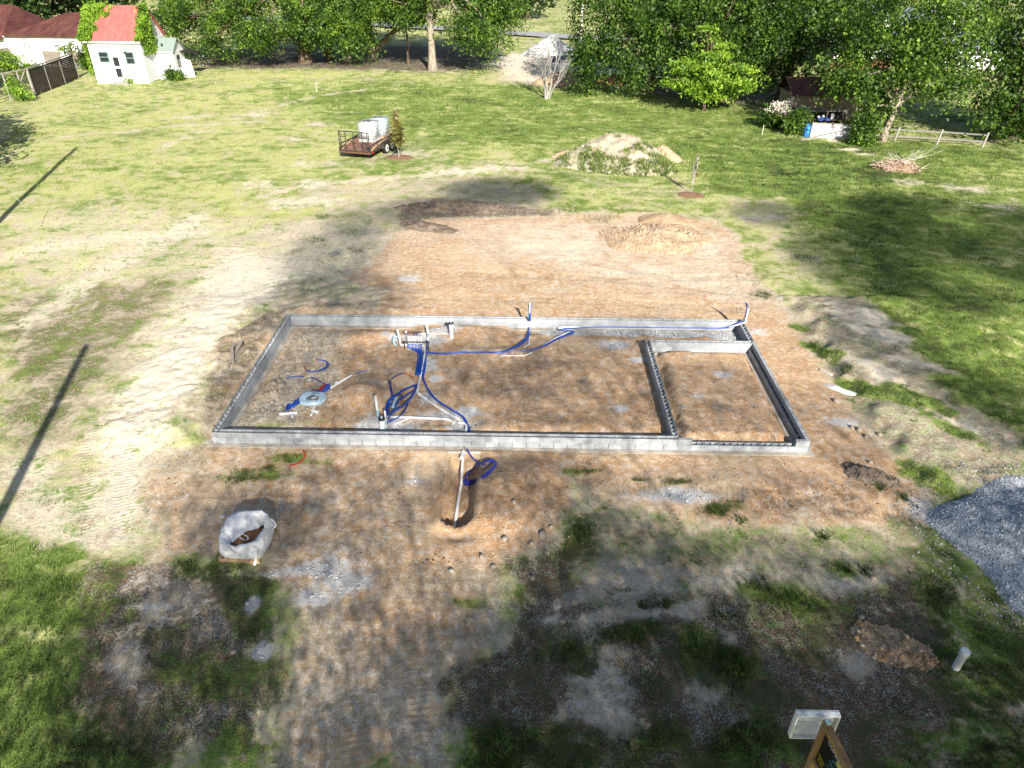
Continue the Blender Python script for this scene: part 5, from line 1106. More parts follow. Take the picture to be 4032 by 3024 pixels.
for j in range(nr):
    q = j/(nr-1)
    for k in range(NS):
        a = 2*math.pi*k/NS; ca, sa = math.cos(a), math.sin(a); se = (abs(ca)**4.6+abs(sa)**4.6)**(-1/4.6)
        bul = 1+.08*math.sin(math.pi*min(1, q*1.15))-.06*q
        fold = (.018*math.sin(9*a+3*q)+.022*float(perlin(np.array(a*2.2), np.array(q*3.0)))*2+.012*math.sin(17*a-5*q))*(.25+q)
        rr = .545*se*bul*(1+fold); z = rimz(a)*q+.02*math.sin(5*a)*q*q
        V.append((rr*ca, rr*sa*.98, z))
SA, SB_ = Vector((.30, .26, 0)), Vector((-.20, -.30, 0)); SE = SB_-SA    # the mouth is a slit from the back right to the front left
for j in range(5):  # cloth folding in from the rim
    q = (j+1)/5
    for k in range(NS):
        a = 2*math.pi*k/NS; d = math.degrees(a); o_r = Vector(V[(nr-1)*NS+k]); z0 = o_r.z; o_r.z = 0
        tt = max(0, min(1, (o_r-SA).dot(SE)/SE.length_squared)); cpt = SA+SE*tt
        inn = float(np.interp(d, [0, 35, 60, 85, 115, 150, 190, 220, 245, 265, 300, 330, 360], [.50, .45, .6, .86, .94, .95, .92, .8, .62, .5, .45, .5, .50]))
        p_ = o_r.lerp(cpt, inn*q); wv_ = .02*math.sin(6*a+5*q)*math.sin(math.pi*q)+.012*math.sin(13*a)
        V.append((p_.x, p_.y, z0+.03*math.sin(q*math.pi*.9)+wv_-(z0-.27)*q**1.7))
F_ = [(j*NS+k, j*NS+(k+1) % NS, (j+1)*NS+(k+1) % NS, (j+1)*NS+k) for j in range(nr+4) for k in range(NS)]
o = bpy.data.objects.new('bag_wall', mesh_np('bag_wall', np.array(V), np.array(F_), M_BAG, True)); link(o, bg_)
MB().lathe((.02, -.02, .20), [(.50, -.10), (.42, .02), (.25, .10), (.05, .13)], 26).build('soil', mat('bag_soil', (.30, .15, .07), (.17, .08, .04), 8, .95, 1.0, 22), bg_, True)
def strap(P_, w=.05):
    mb = MB(); P_ = spline([Vector(p) for p in P_], 6); s = Vector((w/2, 0, 0)); n = len(P_)
    mb.add([q for p in P_ for q in (p-s, p+s, p+s+Vector((0, .004, .003)), p-s+Vector((0, .004, .003)))], [f for i in range(n-1) for f in ((4*i, 4*i+1, 4*i+5, 4*i+4), (4*i+1, 4*i+2, 4*i+6, 4*i+5), (4*i+2, 4*i+3, 4*i+7, 4*i+6), (4*i+3, 4*i, 4*i+4, 4*i+7))])
    return mb.build('strap', M_BAG, bg_, True)
strap([(.44, -.46, .40), (.48, -.555, .36), (.46, -.575, .2), (.40, -.585, -.02), (.38, -.63, -.10)], .07)
strap([(-.30, -.44, .42), (-.22, -.555, .38), (-.08, -.575, .24), (-.04, -.58, .16)], .05)
strap([(.54, .36, .50), (.62, .34, .40), (.63, .30, .30), (.56, .22, .28)], .05)
strap([(-.05, -.22, .40), (.06, -.26, .36), (.14, -.22, .34), (.10, -.14, .36), (.0, -.12, .40)], .035)
for x, y, z, rz_ in ((-.44, .1, .5, 0), (-.46, -.12, .45, .2), (-.42, .28, .55, .1), (-.28, .30, .76, .3)):
    MB().box((x*1.08, y, z), (.02, .05, .06), rz_).build('print_mark', mat('navy_print', (.05, .06, .14), (.08, .09, .2), 10, .7, 0), bg_)
sb_ = MB().box((0, 0, .03), (.11, .08, .06)).build('concrete_chunk', M_BLOCK, None, False, P3(*cG(360, 340))); sb_.rotation_euler = (0, 0, .3); tag(sb_, 'small grey concrete chunk left of the bulk bag', 'concrete chunk')

# ================================================================ standpipe, sign
q = P3(2064, 1443); t = thing('standpipe', 'white plastic standpipe leaning in the grass at the lower right', 'pipe', q)
MB().lathe((0, 0, 0), [(.078, -.2), (.078, .40), (.094, .42), (.094, .54), (.09, .56), (.02, .565)], 18, Matrix.Rotation(.05, 3, 'Y')).build('pipe', M_PVC, t, True)
SP = Vector((13.5396, -10.8011, 3.4764)); su = Vector((.12187, -.99255, 0)); nrm_ = Vector((-.99255, -.12187, 0))
sg = thing('site_sign', 'timber-framed black COMING sign close to the viewer at the bottom edge', 'sign', (SP.x, SP.y, hz(SP.x, SP.y)))
SZ = SP.z-sg.location.z; o_ = Vector((0, 0, SZ)); wv = .095; dn = Vector((0, 0, -1)); BW_ = 1.55
M_TIMB = mat('treated_timber', (.36, .215, .10), (.27, .155, .07), 3, .8, .3, 26, stretch=(3, 3, .4))
def sgp(u, v, n=0.0): return o_+su*u+dn*v+nrm_*n
MB().bar(sgp(.045, SZ+.1), sgp(.045, -.02), wv, wv, (0, 1, 0)).build('post', M_TIMB, sg); MB().bar(sgp(BW_, SZ+.1), sgp(BW_, -.02), wv, wv, (0, 1, 0)).build('post', M_TIMB, sg)
MB().bar(sgp(.095, .045, .002), sgp(BW_-.05, .045, .002), wv, wv).build('rail', M_TIMB, sg); MB().bar(sgp(.095, .82, .002), sgp(BW_-.05, .82, .002), wv, wv).build('rail', M_TIMB, sg)
M_BLK = mat('sign_black', (.006, .006, .007), (.010, .010, .011), 5, .5, 0)
bd = MB().bar(sgp(.09, .43), sgp(BW_-.045, .43), .02, .70).build('board', M_BLK, sg)
MB().box(sgp(.045, -.028, 0), (.075, .06, .018), math.atan2(su.y, su.x)).build('sticker', mat('mint_sticker', (.30, .62, .55), (.7, .8, .78), 40, .6, 0), sg)
def emis_free(name, c): return mat(name, c, c, 5, .6, 0)
def sign_text(s, u, v, size, m, sx=1.0):
    Mx = Matrix((su, Vector((0, 0, 1)), nrm_)).transposed().to_4x4(); Mx.translation = sgp(u, v, .0125); return text_mesh(s, size, m, bd, Mx, 'lettering', .001, sx)
sign_text('COMING', .195, .215, .112, emis_free('letter_white', (.85, .85, .85)), .80)
sign_text('FOR M', .125, .648, .062, emis_free('letter_yellow', (.72, .55, .02)), .9)
sign_text('CAL', .135, .735, .088, emis_free('letter_yellow', (.72, .55, .02)), .85)
sign_text('COP', .335, .452, .060, emis_free('letter_cyan', (.10, .45, .68)), .9)
sign_text('LS', .325, .552, .050, emis_free('letter_cyan', (.10, .45, .68)), .9)
mb = MB(); pp = [(.44, .26), (.47, .225), (.52, .205), (.57, .175), (.62, .16), (.62, .25), (.56, .27), (.52, .30), (.48, .29)]
mb.add([sgp(u, v, .0118) for u, v in pp]+[sgp(u, v, .0135) for u, v in pp], [tuple(range(9, 18))]+[(i, (i+1) % 9, 9+(i+1) % 9, 9+i) for i in range(9)]); mb.build('emblem', emis_free('letter_yellow', (.72, .55, .02)), bd)
mb = MB(); mb.tube([sgp(.385, .345, .0125), sgp(.42, .31, .0125), sgp(.465, .315, .0125), sgp(.50, .255, .0125), sgp(.56, .31, .0125)], .006, 5); mb.build('emblem_line', emis_free('letter_cyan', (.10, .45, .68)), bd)
# louvred white box on the far side of the post
M_WHT = mat('white_enamel', (.82, .84, .86), (.76, .78, .80), 4, .45, .05, 30, spec=.4)
lc = sgp(.045, .33)+Vector((-.05, .13, 0)); lb_ = MB(); lw, lh = .62, .56
lb_.box(lc+Vector((0, .10, 0)), (lw, .02, lh)); lb_.box(lc+Vector((0, .055, lh/2-.01)), (lw, .09, .02)); lb_.box(lc+Vector((0, .055, -lh/2+.01)), (lw, .09, .02))
lb_.box(lc+Vector((-lw/2+.01, .055, 0)), (.02, .09, lh-.04)); lb_.box(lc+Vector((lw/2-.01, .055, 0)), (.02, .09, lh-.04)); bxo = lb_.build('louvred_box', M_WHT, sg)
for i in range(4): MB().bar(lc+Vector((-lw/2+.06, .055, lh/2-.14-i*.105)), lc+Vector((lw/2-.06, .055, lh/2-.14-i*.105)), .05, .022, (0, -.5, 1)).build('slat', M_WHT, bxo)
# ================================================================ trailer with water tanks
ax = Vector((.25, .968, 0)).normalized(); sd = Vector((-ax.y, ax.x, 0))
to = Vector((-1.16, 31.44, 0)); to.z = hz(to.x, to.y); TZ = .52; TL, TWd = 5.6, 2.2
tr_t = thing('utility_trailer', 'tandem-axle flatbed trailer with plank deck and upright ramp gate', 'trailer', to, math.atan2(ax.y, ax.x))
M_TBLK = mat('trailer_black', (.022, .022, .024), (.05, .04, .036), 6, .55, .15, 30, spec=.4)
M_RUST = mat('rusty_steel', (.17, .075, .045), (.09, .05, .035), 6, .8, .3, 30)
M_DECK = mat('deck_plank', (.25, .135, .095), (.17, .095, .07), 3, .85, .3, 26, objr=.4, stretch=(.3, 3, 3))
M_TYRE = mat('tyre_rubber', (.016, .016, .017), (.03, .03, .03), 20, .85, .2, 50); M_RIMW = mat('rim_white', (.80, .80, .80), (.7, .7, .7), 10, .5, .05)
# local x = forward (away from gate), y = left
npk = 11
for i in range(npk): MB().box((TL/2, (i+.5)*TWd/npk, TZ), (TL, TWd/npk-.012, .04)).build('deck_plank', M_DECK, tr_t)
fr = MB()
for y in (.0, TWd): fr.box((TL/2, y, TZ-.07), (TL, .06, .13))
fr.box((-.02, TWd/2, TZ-.07), (.06, TWd+.1, .14)); fr.box((TL, TWd/2, TZ-.07), (.06, TWd, .13))
for x in (1.2, 2.6, 4.0): fr.box((x, TWd/2, TZ-.08), (.05, TWd-.08, .07))
fr.bar((TL, .1, TZ-.1), (TL+1.3, TWd/2, TZ-.1), .08, .1); fr.bar((TL, TWd-.1, TZ-.1), (TL+1.3, TWd/2, TZ-.1), .08, .1)
fr.build('frame', M_TBLK, tr_t); MB().box((-.055, TWd/2, TZ-.05), (.02, TWd+.12, .10)).build('rear_sill', M_RUST, tr_t)
rl_ = MB()
for y in (-.0, TWd):
    rl_.bar((.0, y, TZ+.42), (TL, y, TZ+.42), .05, .05); rl_.bar((2.9, y, TZ+.2), (TL, y, TZ+.2), .04, .04)
    for x in (.05, 1.2, 3.2, 3.9, 4.6, 5.25, TL-.03): rl_.box((x, y, TZ+.2), (.05, .05, .42))
rl_.bar((TL, 0, TZ+.42), (TL, TWd, TZ+.42), .05, .05); rl_.box((TL, TWd/2, TZ+.2), (.05, .05, .4)); rl_.build('side_rail', M_TBLK, tr_t)
MB().box((1.9, TWd-.05, TZ+.16), (3.7, .03, .26)).build('side_board', M_DECK, tr_t)
MB().bar((.1, .07, TZ+.05), (2.6, .04, TZ+.38), .09, .045).build('loose_plank', M_WOODN, tr_t); MB().bar((.1, TWd-.11, TZ+.08), (1.6, TWd-.08, TZ+.36), .09, .04).build('loose_plank', M_WOODN, tr_t)
gt = MB(); GH = 1.28
for y in (.02, TWd-.02): gt.box((-.03, y, TZ+GH/2), (.05, .05, GH))
gt.box((-.03, TWd/2, TZ+GH), (.05, TWd, .05)); gt.box((-.03, TWd/2, TZ+.04), (.05, TWd, .05)); gt.box((-.03, TWd/2, TZ+GH/2), (.04, .04, GH))
for y0 in (.13, .50, TWd-.5, TWd-.13): gt.box((-.03, y0, TZ+GH/2), (.04, .04, GH))
for ya, yb in ((.13, .50), (TWd-.5, TWd-.13)):
    for z in (.3, .6, .95): gt.box((-.03, (ya+yb)/2, TZ+z), (.04, abs(yb-ya), .05))
gt.build('ramp_gate', M_TBLK, tr_t)
for k, x in enumerate((2.12, 2.96)):
    for y in (-.17, TWd+.17):
        Mr = Matrix.Rotation(HP, 3, 'X')
        w = MB().lathe((x, y, .36), [(.26, -.10), (.345, -.10), (.36, -.06), (.36, .06), (.345, .10), (.26, .10)], 22, Mr).build('wheel', M_TYRE, tr_t, True)
        MB().lathe((x, y, .36), [(.24, -.108), (.25, -.09), (.25, .09), (.24, .108)], 18, Mr).build('rim', M_RIMW, w, True); MB().lathe((x, y, .36), [(.07, -.125), (.07, .125)], 10, Mr).build('hub', M_TBLK, w, True)
for y in (-.17, TWd+.17):
    fd = MB(); P_ = [(1.55, .42), (1.62, .70), (1.85, .80), (2.35, .80), (2.54, .72), (2.73, .80), (3.2, .80), (3.42, .70), (3.5, .42)]
    for (xa, za), (xb, zb) in zip(P_[:-1], P_[1:]): fd.bar((xa, y, za), (xb, y, zb), .24, .02)
    fd.build('fender', M_TBLK, tr_t)
for y in (-.06, TWd+.06): MB().box((.25, y, TZ-.06), (.06, .10, .10)).build('tail_light', mat('lamp_red', (.5, .02, .02), (.4, .02, .02), 5, .3, 0), tr_t)
# tanks
def ibc(label, fx, fy, tint, rz_=0.0):
    wp = to+ax*fx+sd*fy+Vector((0, 0, TZ+.02)); t = thing('water_tank', label, 'water tank', wp, math.atan2(ax.y, ax.x)+rz_, 'caged water tanks on the trailer')
    L_, W_, H_ = 1.2, 1.12, 1.12; b = .14
    pl_ = MB(); pl_.box((0, 0, .025), (L_, W_, .03)); pl_.box((0, 0, .115), (L_, W_, .03))
    for x in (-.5, 0, .5):
        for y in (-.42, 0, .42): pl_.box((x, y, .07), (.12, .12, .06))
    pl_.build('pallet_base', M_PVC if tint else M_WOODN, t)
    bm = bmesh.new(); bmesh.ops.create_cube(bm, size=1); bmesh.ops.scale(bm, vec=(L_-.06, W_-.06, H_-.04), verts=bm.verts); bmesh.ops.bevel(bm, geom=bm.edges[:], offset=.07, segments=3, affect='EDGES'); bmesh.ops.translate(bm, vec=(0, 0, b+H_/2), verts=bm.verts)
    me = bpy.data.meshes.new('tank'); bm.to_mesh(me); bm.free(); me.materials.append(mat('tank_plastic_%d' % tint, (.80, .82, .82) if tint else (.62, .80, .84), (.72, .74, .74) if tint else (.54, .74, .79), 3, .5, .05, 20)); [setattr(p, 'use_smooth', True) for p in me.polygons]
    link(bpy.data.objects.new('tank', me), t)
    cg = MB(); hx, hy = L_/2, W_/2
    for z in [b+.02+i*(H_-.02)/5 for i in range(6)]:
        for y in (-hy, hy): cg.bar((-hx, y, z), (hx, y, z), .022)
        for x in (-hx, hx): cg.bar((x, -hy, z), (x, hy, z), .022)
    for i in range(7):
        for y in (-hy, hy): cg.box((-hx+i*L_/6, y, b+H_/2), (.02, .02, H_))
        for x in (-hx, hx): cg.box((x, -hy+i*W_/6, b+H_/2), (.02, .02, H_))
    for y in (-.2, .2): cg.bar((-hx, y, b+H_+.01), (hx, y, b+H_+.01), .03, .015)
    cg.build('cage', mat('galvanised', (.55, .57, .58), (.45, .47, .48), 12, .4, .1, metal=.6), t)
    MB().lathe((0, 0, b+H_-.02), [(.10, 0), (.10, .03), (.08, .04)], 14).build('lid', M_TBLK if tint else mat('lid_pink', (.62, .40, .40), None, 4, .5, 0), t, True)
ibc('white caged water tank at the rear, nearest the ramp gate', 3.18, 1.52, 1); ibc('pale blue-tinted caged water tank behind the white one', 4.42, 1.30, 0, .03)
# hose and watered sapling
def mulch(label, x, y, rx, ry, h=.07, seed=1):
    o = pile('mulch_ring', label, 'mulch', G(x, y), rx, ry, h, 0, M_MULCH, seed, .03, 12, 40, .3, wobble=.08); return o
mulch('red-brown mulch ring around the sapling beside the trailer', 862, 341, 1.15, .9, seed=81); mulch('red-brown mulch ring around the thin sapling below the overgrown mound', 1493, 421, .95, .75, seed=82)
hs = pts(lambda x, y: ((1250+x/4.424)/K, (400+y/4.424)/K), [(1240, 740), (1280, 790), (1340, 800), (1450, 830), (1530, 820), (1440, 840), (1370, 890), (1290, 945), (1250, 975), (1300, 995), (1400, 990)], .03)
pipe('garden_hose', 'dark green hose lying between the trailer and the sapling', 'hose', hs, .022, mat('hose_green', (.03, .045, .035), None, 9, .5, 0), 6, 4)
M_LFB = leaf_mat('leaf_bronze', [(.05, .045, .012), (.10, .085, .02), (.17, .15, .035), (.26, .24, .06)], .25)
def sapling(label, x, y, h_, ells, n, leaf, lm, per=9, tr=.035):
    return tree('sapling_tree', label, 'tree', P3(x, y), h_, ells, n, per, leaf, lm, tr, M_BARKG, seed=int(x), spread=.16, fork=.25, inner=.6, shell=(.2, 1.0))
sapling('slender bronze-leaved sapling beside the trailer', 862, 341, 3.2, [(0, 0, 1.4, .45, .45, .8), (0, 0, 2.2, .35, .35, .7), (0, 0, 2.9, .18, .18, .4)], 110, .17, M_LFB)
sapling('thin nearly leafless sapling in the second mulch ring', 1493, 418, 2.2, [(.1, 0, 1.4, .35, .35, .7), (.1, 0, 2.1, .15, .15, .3)], 30, .10, M_LFB, 6, .02)
for x, y, h_, lb in ((685, 199, .9, 'short white survey stake in the lawn above the trailer'), (1646, 292, .75, 'short pale survey stake by the flowering bush')):
    p = P3(x, y); tag(MB().box((0, 0, h_/2-.1), (.04, .02, h_+.2)).build('survey_stake', mat('stake_pale', (.70, .64, .55), None, 6, .8, .1), None, False, p), lb, 'stake')
p = P3(1655, 297)

# ================================================================ white cottage with red roof and its lean-to
M_SIDE = mat('white_siding', (.78, .79, .80), (.70, .71, .72), 2, .6, .1, 12); M_ROOFR = mat('red_metal_roof', (.48, .135, .12), (.38, .10, .09), 1.5, .55, .1, 10, objr=.12, stretch=(2, .4, 1))
M_GLASS = mat('dark_glass', (.02, .024, .028), (.035, .04, .045), 3, .12, 0, spec=.6); M_GRN = mat('green_frame', (.22, .36, .31), (.18, .30, .26), 6, .6, .1); M_SHNG = mat('grey_green_shingle', (.25, .31, .29), (.19, .24, .225), 8, .9, .4, 30)
M_STEP = mat('stone_step', (.36, .34, .31), (.26, .24, .22), 4, .9, .4)
hc = Vector((-34.33, 59.88, 0)); HW, HD, HH, HR = 5.27, 5.4, 4.0, 6.75
hs_ = thing('white_cottage', 'tall white cottage with a vine-grown red metal roof', 'house', hc)
wl = MB(); wl.box((HW/2, HD/2, HH/2-.1), (HW, HD, HH+.2)); wl.add([(0, 0, HH), (0, HD, HH), (0, HD/2, HR-.1), (HW, 0, HH), (HW, HD, HH), (HW, HD/2, HR-.1)], [(0, 2, 1), (3, 4, 5), (0, 3, 5, 2), (1, 2, 5, 4)]); wl.build('wall', M_SIDE, hs_)
for i in range(19):            # lap siding
    z = .2+i*.205
    MB().bar((HW+.012, .02, z), (HW+.012, HD-.02, z), .03, .19, (-.12, 0, 1)).build('siding_board', M_SIDE, hs_)
np_ = 9; ang = math.atan2(HR-HH+.15, HD/2+.3)
for s, y0, y1 in ((0, -.3, HD/2), (1, HD+.3, HD/2)):
    for i in range(np_):
        x0 = -.25+i*(HW+.5)/np_; x1 = x0+(HW+.5)/np_; z0, z1 = HH-.12, HR+.06
        b = MB(); b.add([(x0, y0, z0), (x1-.03, y0, z0), (x1-.03, y1, z1), (x0, y1, z1), (x0, y0, z0+.03), (x1-.03, y0, z0+.03), (x1-.03, y1, z1+.03), (x0, y1, z1+.03)], [(0, 1, 2, 3), (4, 7, 6, 5), (0, 4, 5, 1), (1, 5, 6, 2), (2, 6, 7, 3), (3, 7, 4, 0)])
        if s == 0: b.add([(x1-.03, y0, z0), (x1, y0, z0), (x1, y1, z1), (x1-.03, y1, z1), (x1-.03, y0, z0+.07), (x1, y0, z0+.07), (x1, y1, z1+.07), (x1-.03, y1, z1+.07)], [(0, 1, 2, 3), (4, 7, 6, 5), (0, 4, 5, 1), (1, 5, 6, 2), (3, 7, 4, 0)])
        b.build('roof_panel', M_ROOFR, hs_)
MB().box((HW/2, -.28, HH-.17), (HW+.5, .05, .16)).build('fascia', M_SIDE, hs_)
def window(parent, x, z, w, h, fm, y=-.0, split=True):
    f = MB(); t_ = .09
    for xx in (x-w/2, x+w/2): f.box((xx, y-.03, z), (t_, .06, h+t_))
    for zz in (z-h/2, z+h/2): f.box((x, y-.03, zz), (w-t_, .06, t_))
    if split: f.box((x, y-.025, z), (w-t_, .05, .05))
    o = f.build('window', fm, parent); MB().box((x, y-.006, z), (w-t_, .012, h-t_)).build('pane', M_GLASS, o); return o
window(hs_, 1.35, 2.45, .95, .95, M_GRN); window(hs_, 3.95, 2.38, .85, 1.1, M_GRN)
dr = MB().box((2.55, -.04, 1.35), (1.0, .08, 2.5)).build('door', M_SIDE, hs_)
for z in (2.05, 1.02): MB().box((2.50, -.086, z), (.56, .012, .82)).build('pane', M_GLASS, dr)
MB().lathe((2.92, -.09, 1.25), [(.03, 0), (.03, .04)], 8, Matrix.Rotation(HP, 3, 'X')).build('handle', M_TBLK, dr)
for x in (1.98, 3.12): MB().box((x, -.05, 1.4), (.12, .10, 2.7)).build('door_trim', M_SIDE, hs_)
for i, (w, y) in enumerate(((1.5, -.35), (1.8, -.75))): MB().box((2.6, y, .12-i*.09), (w, .42, .2)).build('step', M_STEP, hs_)
mb = MB(); mb.lathe((3.55, -.25, 3.2), [(.28, 0), (.26, .03), (.05, .05)], 16, Matrix.Rotation(rad(65), 3, 'X')); mb.bar((3.55, 0, 3.1), (3.55, -.24, 3.2), .04); mb.build('satellite_dish', M_SIDE, hs_)
# vines on the roof: leaves as one uncountable part
VC = []; r = np.random.default_rng(15)
def roofpt(x, q): return np.stack([x, -.3+q*(HD/2+.3), HH-.08+q*(HR-HH+.18)], 1)
n = 5200; q = r.random(n); e = r.random(n); x = -.5+e*(2.3-.0)*(.55+.75*q)+r.normal(0, .12, n); P = roofpt(x, q)+r.normal(0, .12, (n, 3))+np.array([0, -.08, .12]); k = fbm(P[:, 0]*1.1+5, P[:, 1]*1.4, 2)+.75-(x-(-.5))/(2.0*(.45+.7*q))*.85 > 0; VC.append(P[k])
n = 1800; q = r.random(n); x = HW+.15-np.abs(r.normal(0, .35, n))*(.4+.6*q); VC.append(roofpt(x, q)+r.normal(0, .12, (n, 3))+np.array([.12, -.05, .1]))
n = 1700; yy = r.uniform(.2, HD/2+.3, n); zz = r.uniform(2.6, 6.2, n); k = zz < HH+(yy/(HD/2))*2.6; VC.append(np.stack([HW+.1+r.random(n)*.25, yy, zz], 1)[k])
n = 1400; zz = r.uniform(.8, 4.2, n); VC.append(np.stack([-.15-r.random(n)*.4, r.uniform(-.1, 1.2, n), zz], 1))
V, F_ = leaves(np.concatenate(VC), .22, 16); o = bpy.data.objects.new('vines', mesh_np('vines', V, F_, M_LF3)); link(o, hs_); tag(o, kind='stuff')
# lean-to
lt = thing('lean_to_shed', 'small white lean-to with a grey-green shingle roof joined to the cottage', 'shed', (-29.06, 62.55, 0)); SW, SDp, SH, SR = 1.85, 2.6, 2.72, 3.75
b = MB(); b.box((SW/2, SDp/2, SH/2-.1), (SW, SDp, SH+.2)); b.add([(SW, 0, SH), (SW, SDp, SH), (SW, SDp/2, SR-.08), (0, 0, SH), (0, SDp, SH), (0, SDp/2, SR-.08)], [(0, 1, 2), (3, 5, 4), (0, 2, 5, 3), (1, 4, 5, 2)]); b.build('wall', M_SIDE, lt)
for i in range(13): MB().bar((SW+.012, .02, .2+i*.2), (SW+.012, SDp-.02, .2+i*.2), .03, .185, (-.12, 0, 1)).build('siding_board', M_SIDE, lt)
b = MB()
for y0 in (-.2, SDp+.2): b.add([(-.0, y0, SH-.1), (SW+.18, y0, SH-.1), (SW+.18, SDp/2, SR), (0, SDp/2, SR), (0, y0, SH-.03), (SW+.18, y0, SH-.03), (SW+.18, SDp/2, SR+.07), (0, SDp/2, SR+.07)], [(0, 1, 2, 3), (4, 7, 6, 5), (0, 4, 5, 1), (1, 5, 6, 2), (2, 6, 7, 3), (3, 7, 4, 0)])
rf = b.build('roof', M_SHNG, lt); MB().lathe((.75, .35, 3.1), [(.09, 0), (.09, .18), (.12, .20), (.02, .30)], 10).build('vent', M_TBLK, rf); MB().box((SW/2, -.2, SH-.12), (SW+.2, .04, .12)).build('fascia', M_SIDE, lt)
f = MB(); f.box((SW+.03, .95, 1.65), (.05, .62, 1.15)); wo_ = f.build('window', M_TBLK, lt); MB().box((SW+.058, .95, 1.65), (.012, .48, 1.0)).build('pane', M_GLASS, wo_)
b = MB(); b.add([(SW+.1, SDp*.55, 2.5), (SW+1.2, SDp*.6, 2.25), (SW+1.3, SDp+1.2, 2.2), (SW, SDp+1.2, 2.45)], [(0, 1, 2, 3)]); b.add([(SW+.1, SDp*.55, 2.55), (SW+1.2, SDp*.6, 2.30), (SW+1.3, SDp+1.2, 2.25), (SW, SDp+1.2, 2.5)], [(3, 2, 1, 0)]); b.build('porch_roof', M_TBLK, lt)
for i, x in enumerate((.1, .38, .66, .92)): MB().bar((SW+x, SDp*.62+i*.1, -.1), (SW+x-.25, SDp*.66+i*.1, 1.9-.1*i), .24, .03, (0, 1, 0)).build('leaning_board', M_SIDE, lt)
def bush(label, x, y, ells, n, leaf, lm, cat='shrub', name='shrub', per=18, spread=.25, z=None, seed=None, tr=.03):
    return tree(name, label, cat, P3(x, y), max(.4, max(e[2] for e in ells)*.8), ells, n, per, leaf, lm, tr, seed=seed or int(x+y), spread=spread, inner=.35, fork=.1)
bush('round green shrub before the lean-to wall', 378, 174, [(0, 0, .55, .95, .7, .65)], 90, .2, M_LF1)
bush('low green weeds left of the cottage door step', 225, 178, [(0, 0, .2, .6, .3, .25)], 26, .16, M_LF3)
bush('low green weeds right of the cottage door step', 280, 180, [(0, 0, .25, .5, .3, .3)], 24, .16, M_LF3)
bush('vine-tangled shrub filling the gap between fence and cottage', 190, 150, [(0, 0, .9, .9, .9, 1.0), (.1, 1, 2.0, .6, .8, .8)], 110, .22, M_LF2)

# ================================================================ barn and fence at the left edge
def PY(x, y, Y): d = ray(x, y); t = (Y-CAM[1])/d[1]; return CAM+d*t
M_BARNW = mat('peeling_white', (.74, .75, .76), (.52, .52, .52), 1.2, .7, .2, 10, thr=(.45, .8)); M_ROOFB = mat('rusty_red_roof', (.085, .028, .026), (.16, .06, .045), .9, .7, .2, 6, stretch=(2, .5, 1))
YB = 70.0; e0 = PY(24, 77, YB); e1 = PY(166, 78, YB); EZ = (e0[2]+e1[2])/2; x0, x1 = e0[0], -37.0
bn = thing('barn', 'white barn with a rusty dark red hipped roof behind the fence', 'barn', (x0, YB, 0)); BWd = x1-x0; ap = PY(143, 27, 76)
b = MB(); b.box((BWd/2-12, 5, EZ/2-.1), (BWd+24, 10, EZ+.2)); b.build('wall', M_BARNW, bn)
axx = ap[0]-x0; rz = ap[2]
b = MB(); E = .5
b.add([(-E-.3, -E, EZ), (BWd+E, -E, EZ), (BWd+E, 11, EZ), (-E-.3, 11, EZ), (axx, 6, rz), (BWd+2, 6, rz)], [(0, 1, 5, 4), (0, 4, 3), (1, 2, 5), (2, 3, 4, 5), (3, 2, 1, 0)]); b.build('roof', M_ROOFB, bn)
for i in range(12): MB().bar((i*BWd/11-.2, -E-.02, EZ+.02), (axx+(i*BWd/11-axx)*.15+.3, 5.5, rz-.25), .05, .05).build('roof_seam', M_ROOFB, bn)
b = MB(); b.add([(-26, -E-1, EZ-.2), (-.9, -E-.2, EZ-.3), (-2.5, 6, EZ+2.6), (-26, 6, EZ+3.4), (-26, 11, EZ), (-.9, 11, EZ)], [(0, 1, 2, 3), (1, 5, 2), (2, 5, 4, 3)]); b.build('side_roof', M_ROOFB, bn)
for x, z, w, h_ in ((-1.9, 1.2, 2.6, 1.4), (3.9, 1.0, 1.9, 1.3), (6.6, 1.1, 1.1, 1.1)):
    f = MB().box((x, -.04, z), (w, .06, h_)).build('boarded_opening', M_WOODG, bn)
    for i in range(int(w/.24)): MB().box((x-w/2+.12+i*.24, -.09, z), (.16, .03, h_-.08)).build('board', M_WOODG, f)
ld_ = MB()
for s in (0, .45): ld_.bar((1.75+s, -.6, 0), (1.15+s, -.12, EZ-.2), .05, .05)
for i in range(11): ld_.bar((1.75-.6*i/11, -.6+.48*i/11, EZ*i/11+.1), (2.2-.6*i/11, -.6+.48*i/11, EZ*i/11+.1), .035, .035)
tag(ld_.build('ladder', M_BARKG, None, False, (x0, YB, 0)), 'pale wooden ladder leaning on the barn wall', 'ladder')
for i, (x, y, s) in enumerate(((16, 138, 1.0), (62, 136, .55), (76, 130, .5))):
    p = PY(x, y, 66-i*1.2); tree('shrub', ['bright green shrub in front of the barn at the left edge', 'small green shrub by the barn ladder', 'small green shrub under the barn window'][i], 'shrub', (p[0], p[1], 0), 1.6*s, [(0, 0, 1.0*s, 1.5*s, 1.0*s, 1.1*s)], int(110*s), 18, .24, M_LF3, .05, seed=300+i, spread=.3)
p = PY(137, 88, 66.8); tree('shrub', 'leggy small tree with bare stems before the barn wall', 'shrub', (p[0], p[1], 0), 2.2, [(0, 0, 2.3, 1.1, .6, .5), (.9, 0, 2.6, .5, .4, .4)], 34, 10, .22, M_LF1, .04, seed=311, spread=.2, fork=.1)
M_SCRN = mat('dark_screen', (.040, .030, .027), (.060, .048, .042), 3, .8, .4, 30); M_POSTG = mat('grey_post', (.36, .34, .31), (.24, .22, .20), 5, .9, .4, 30)
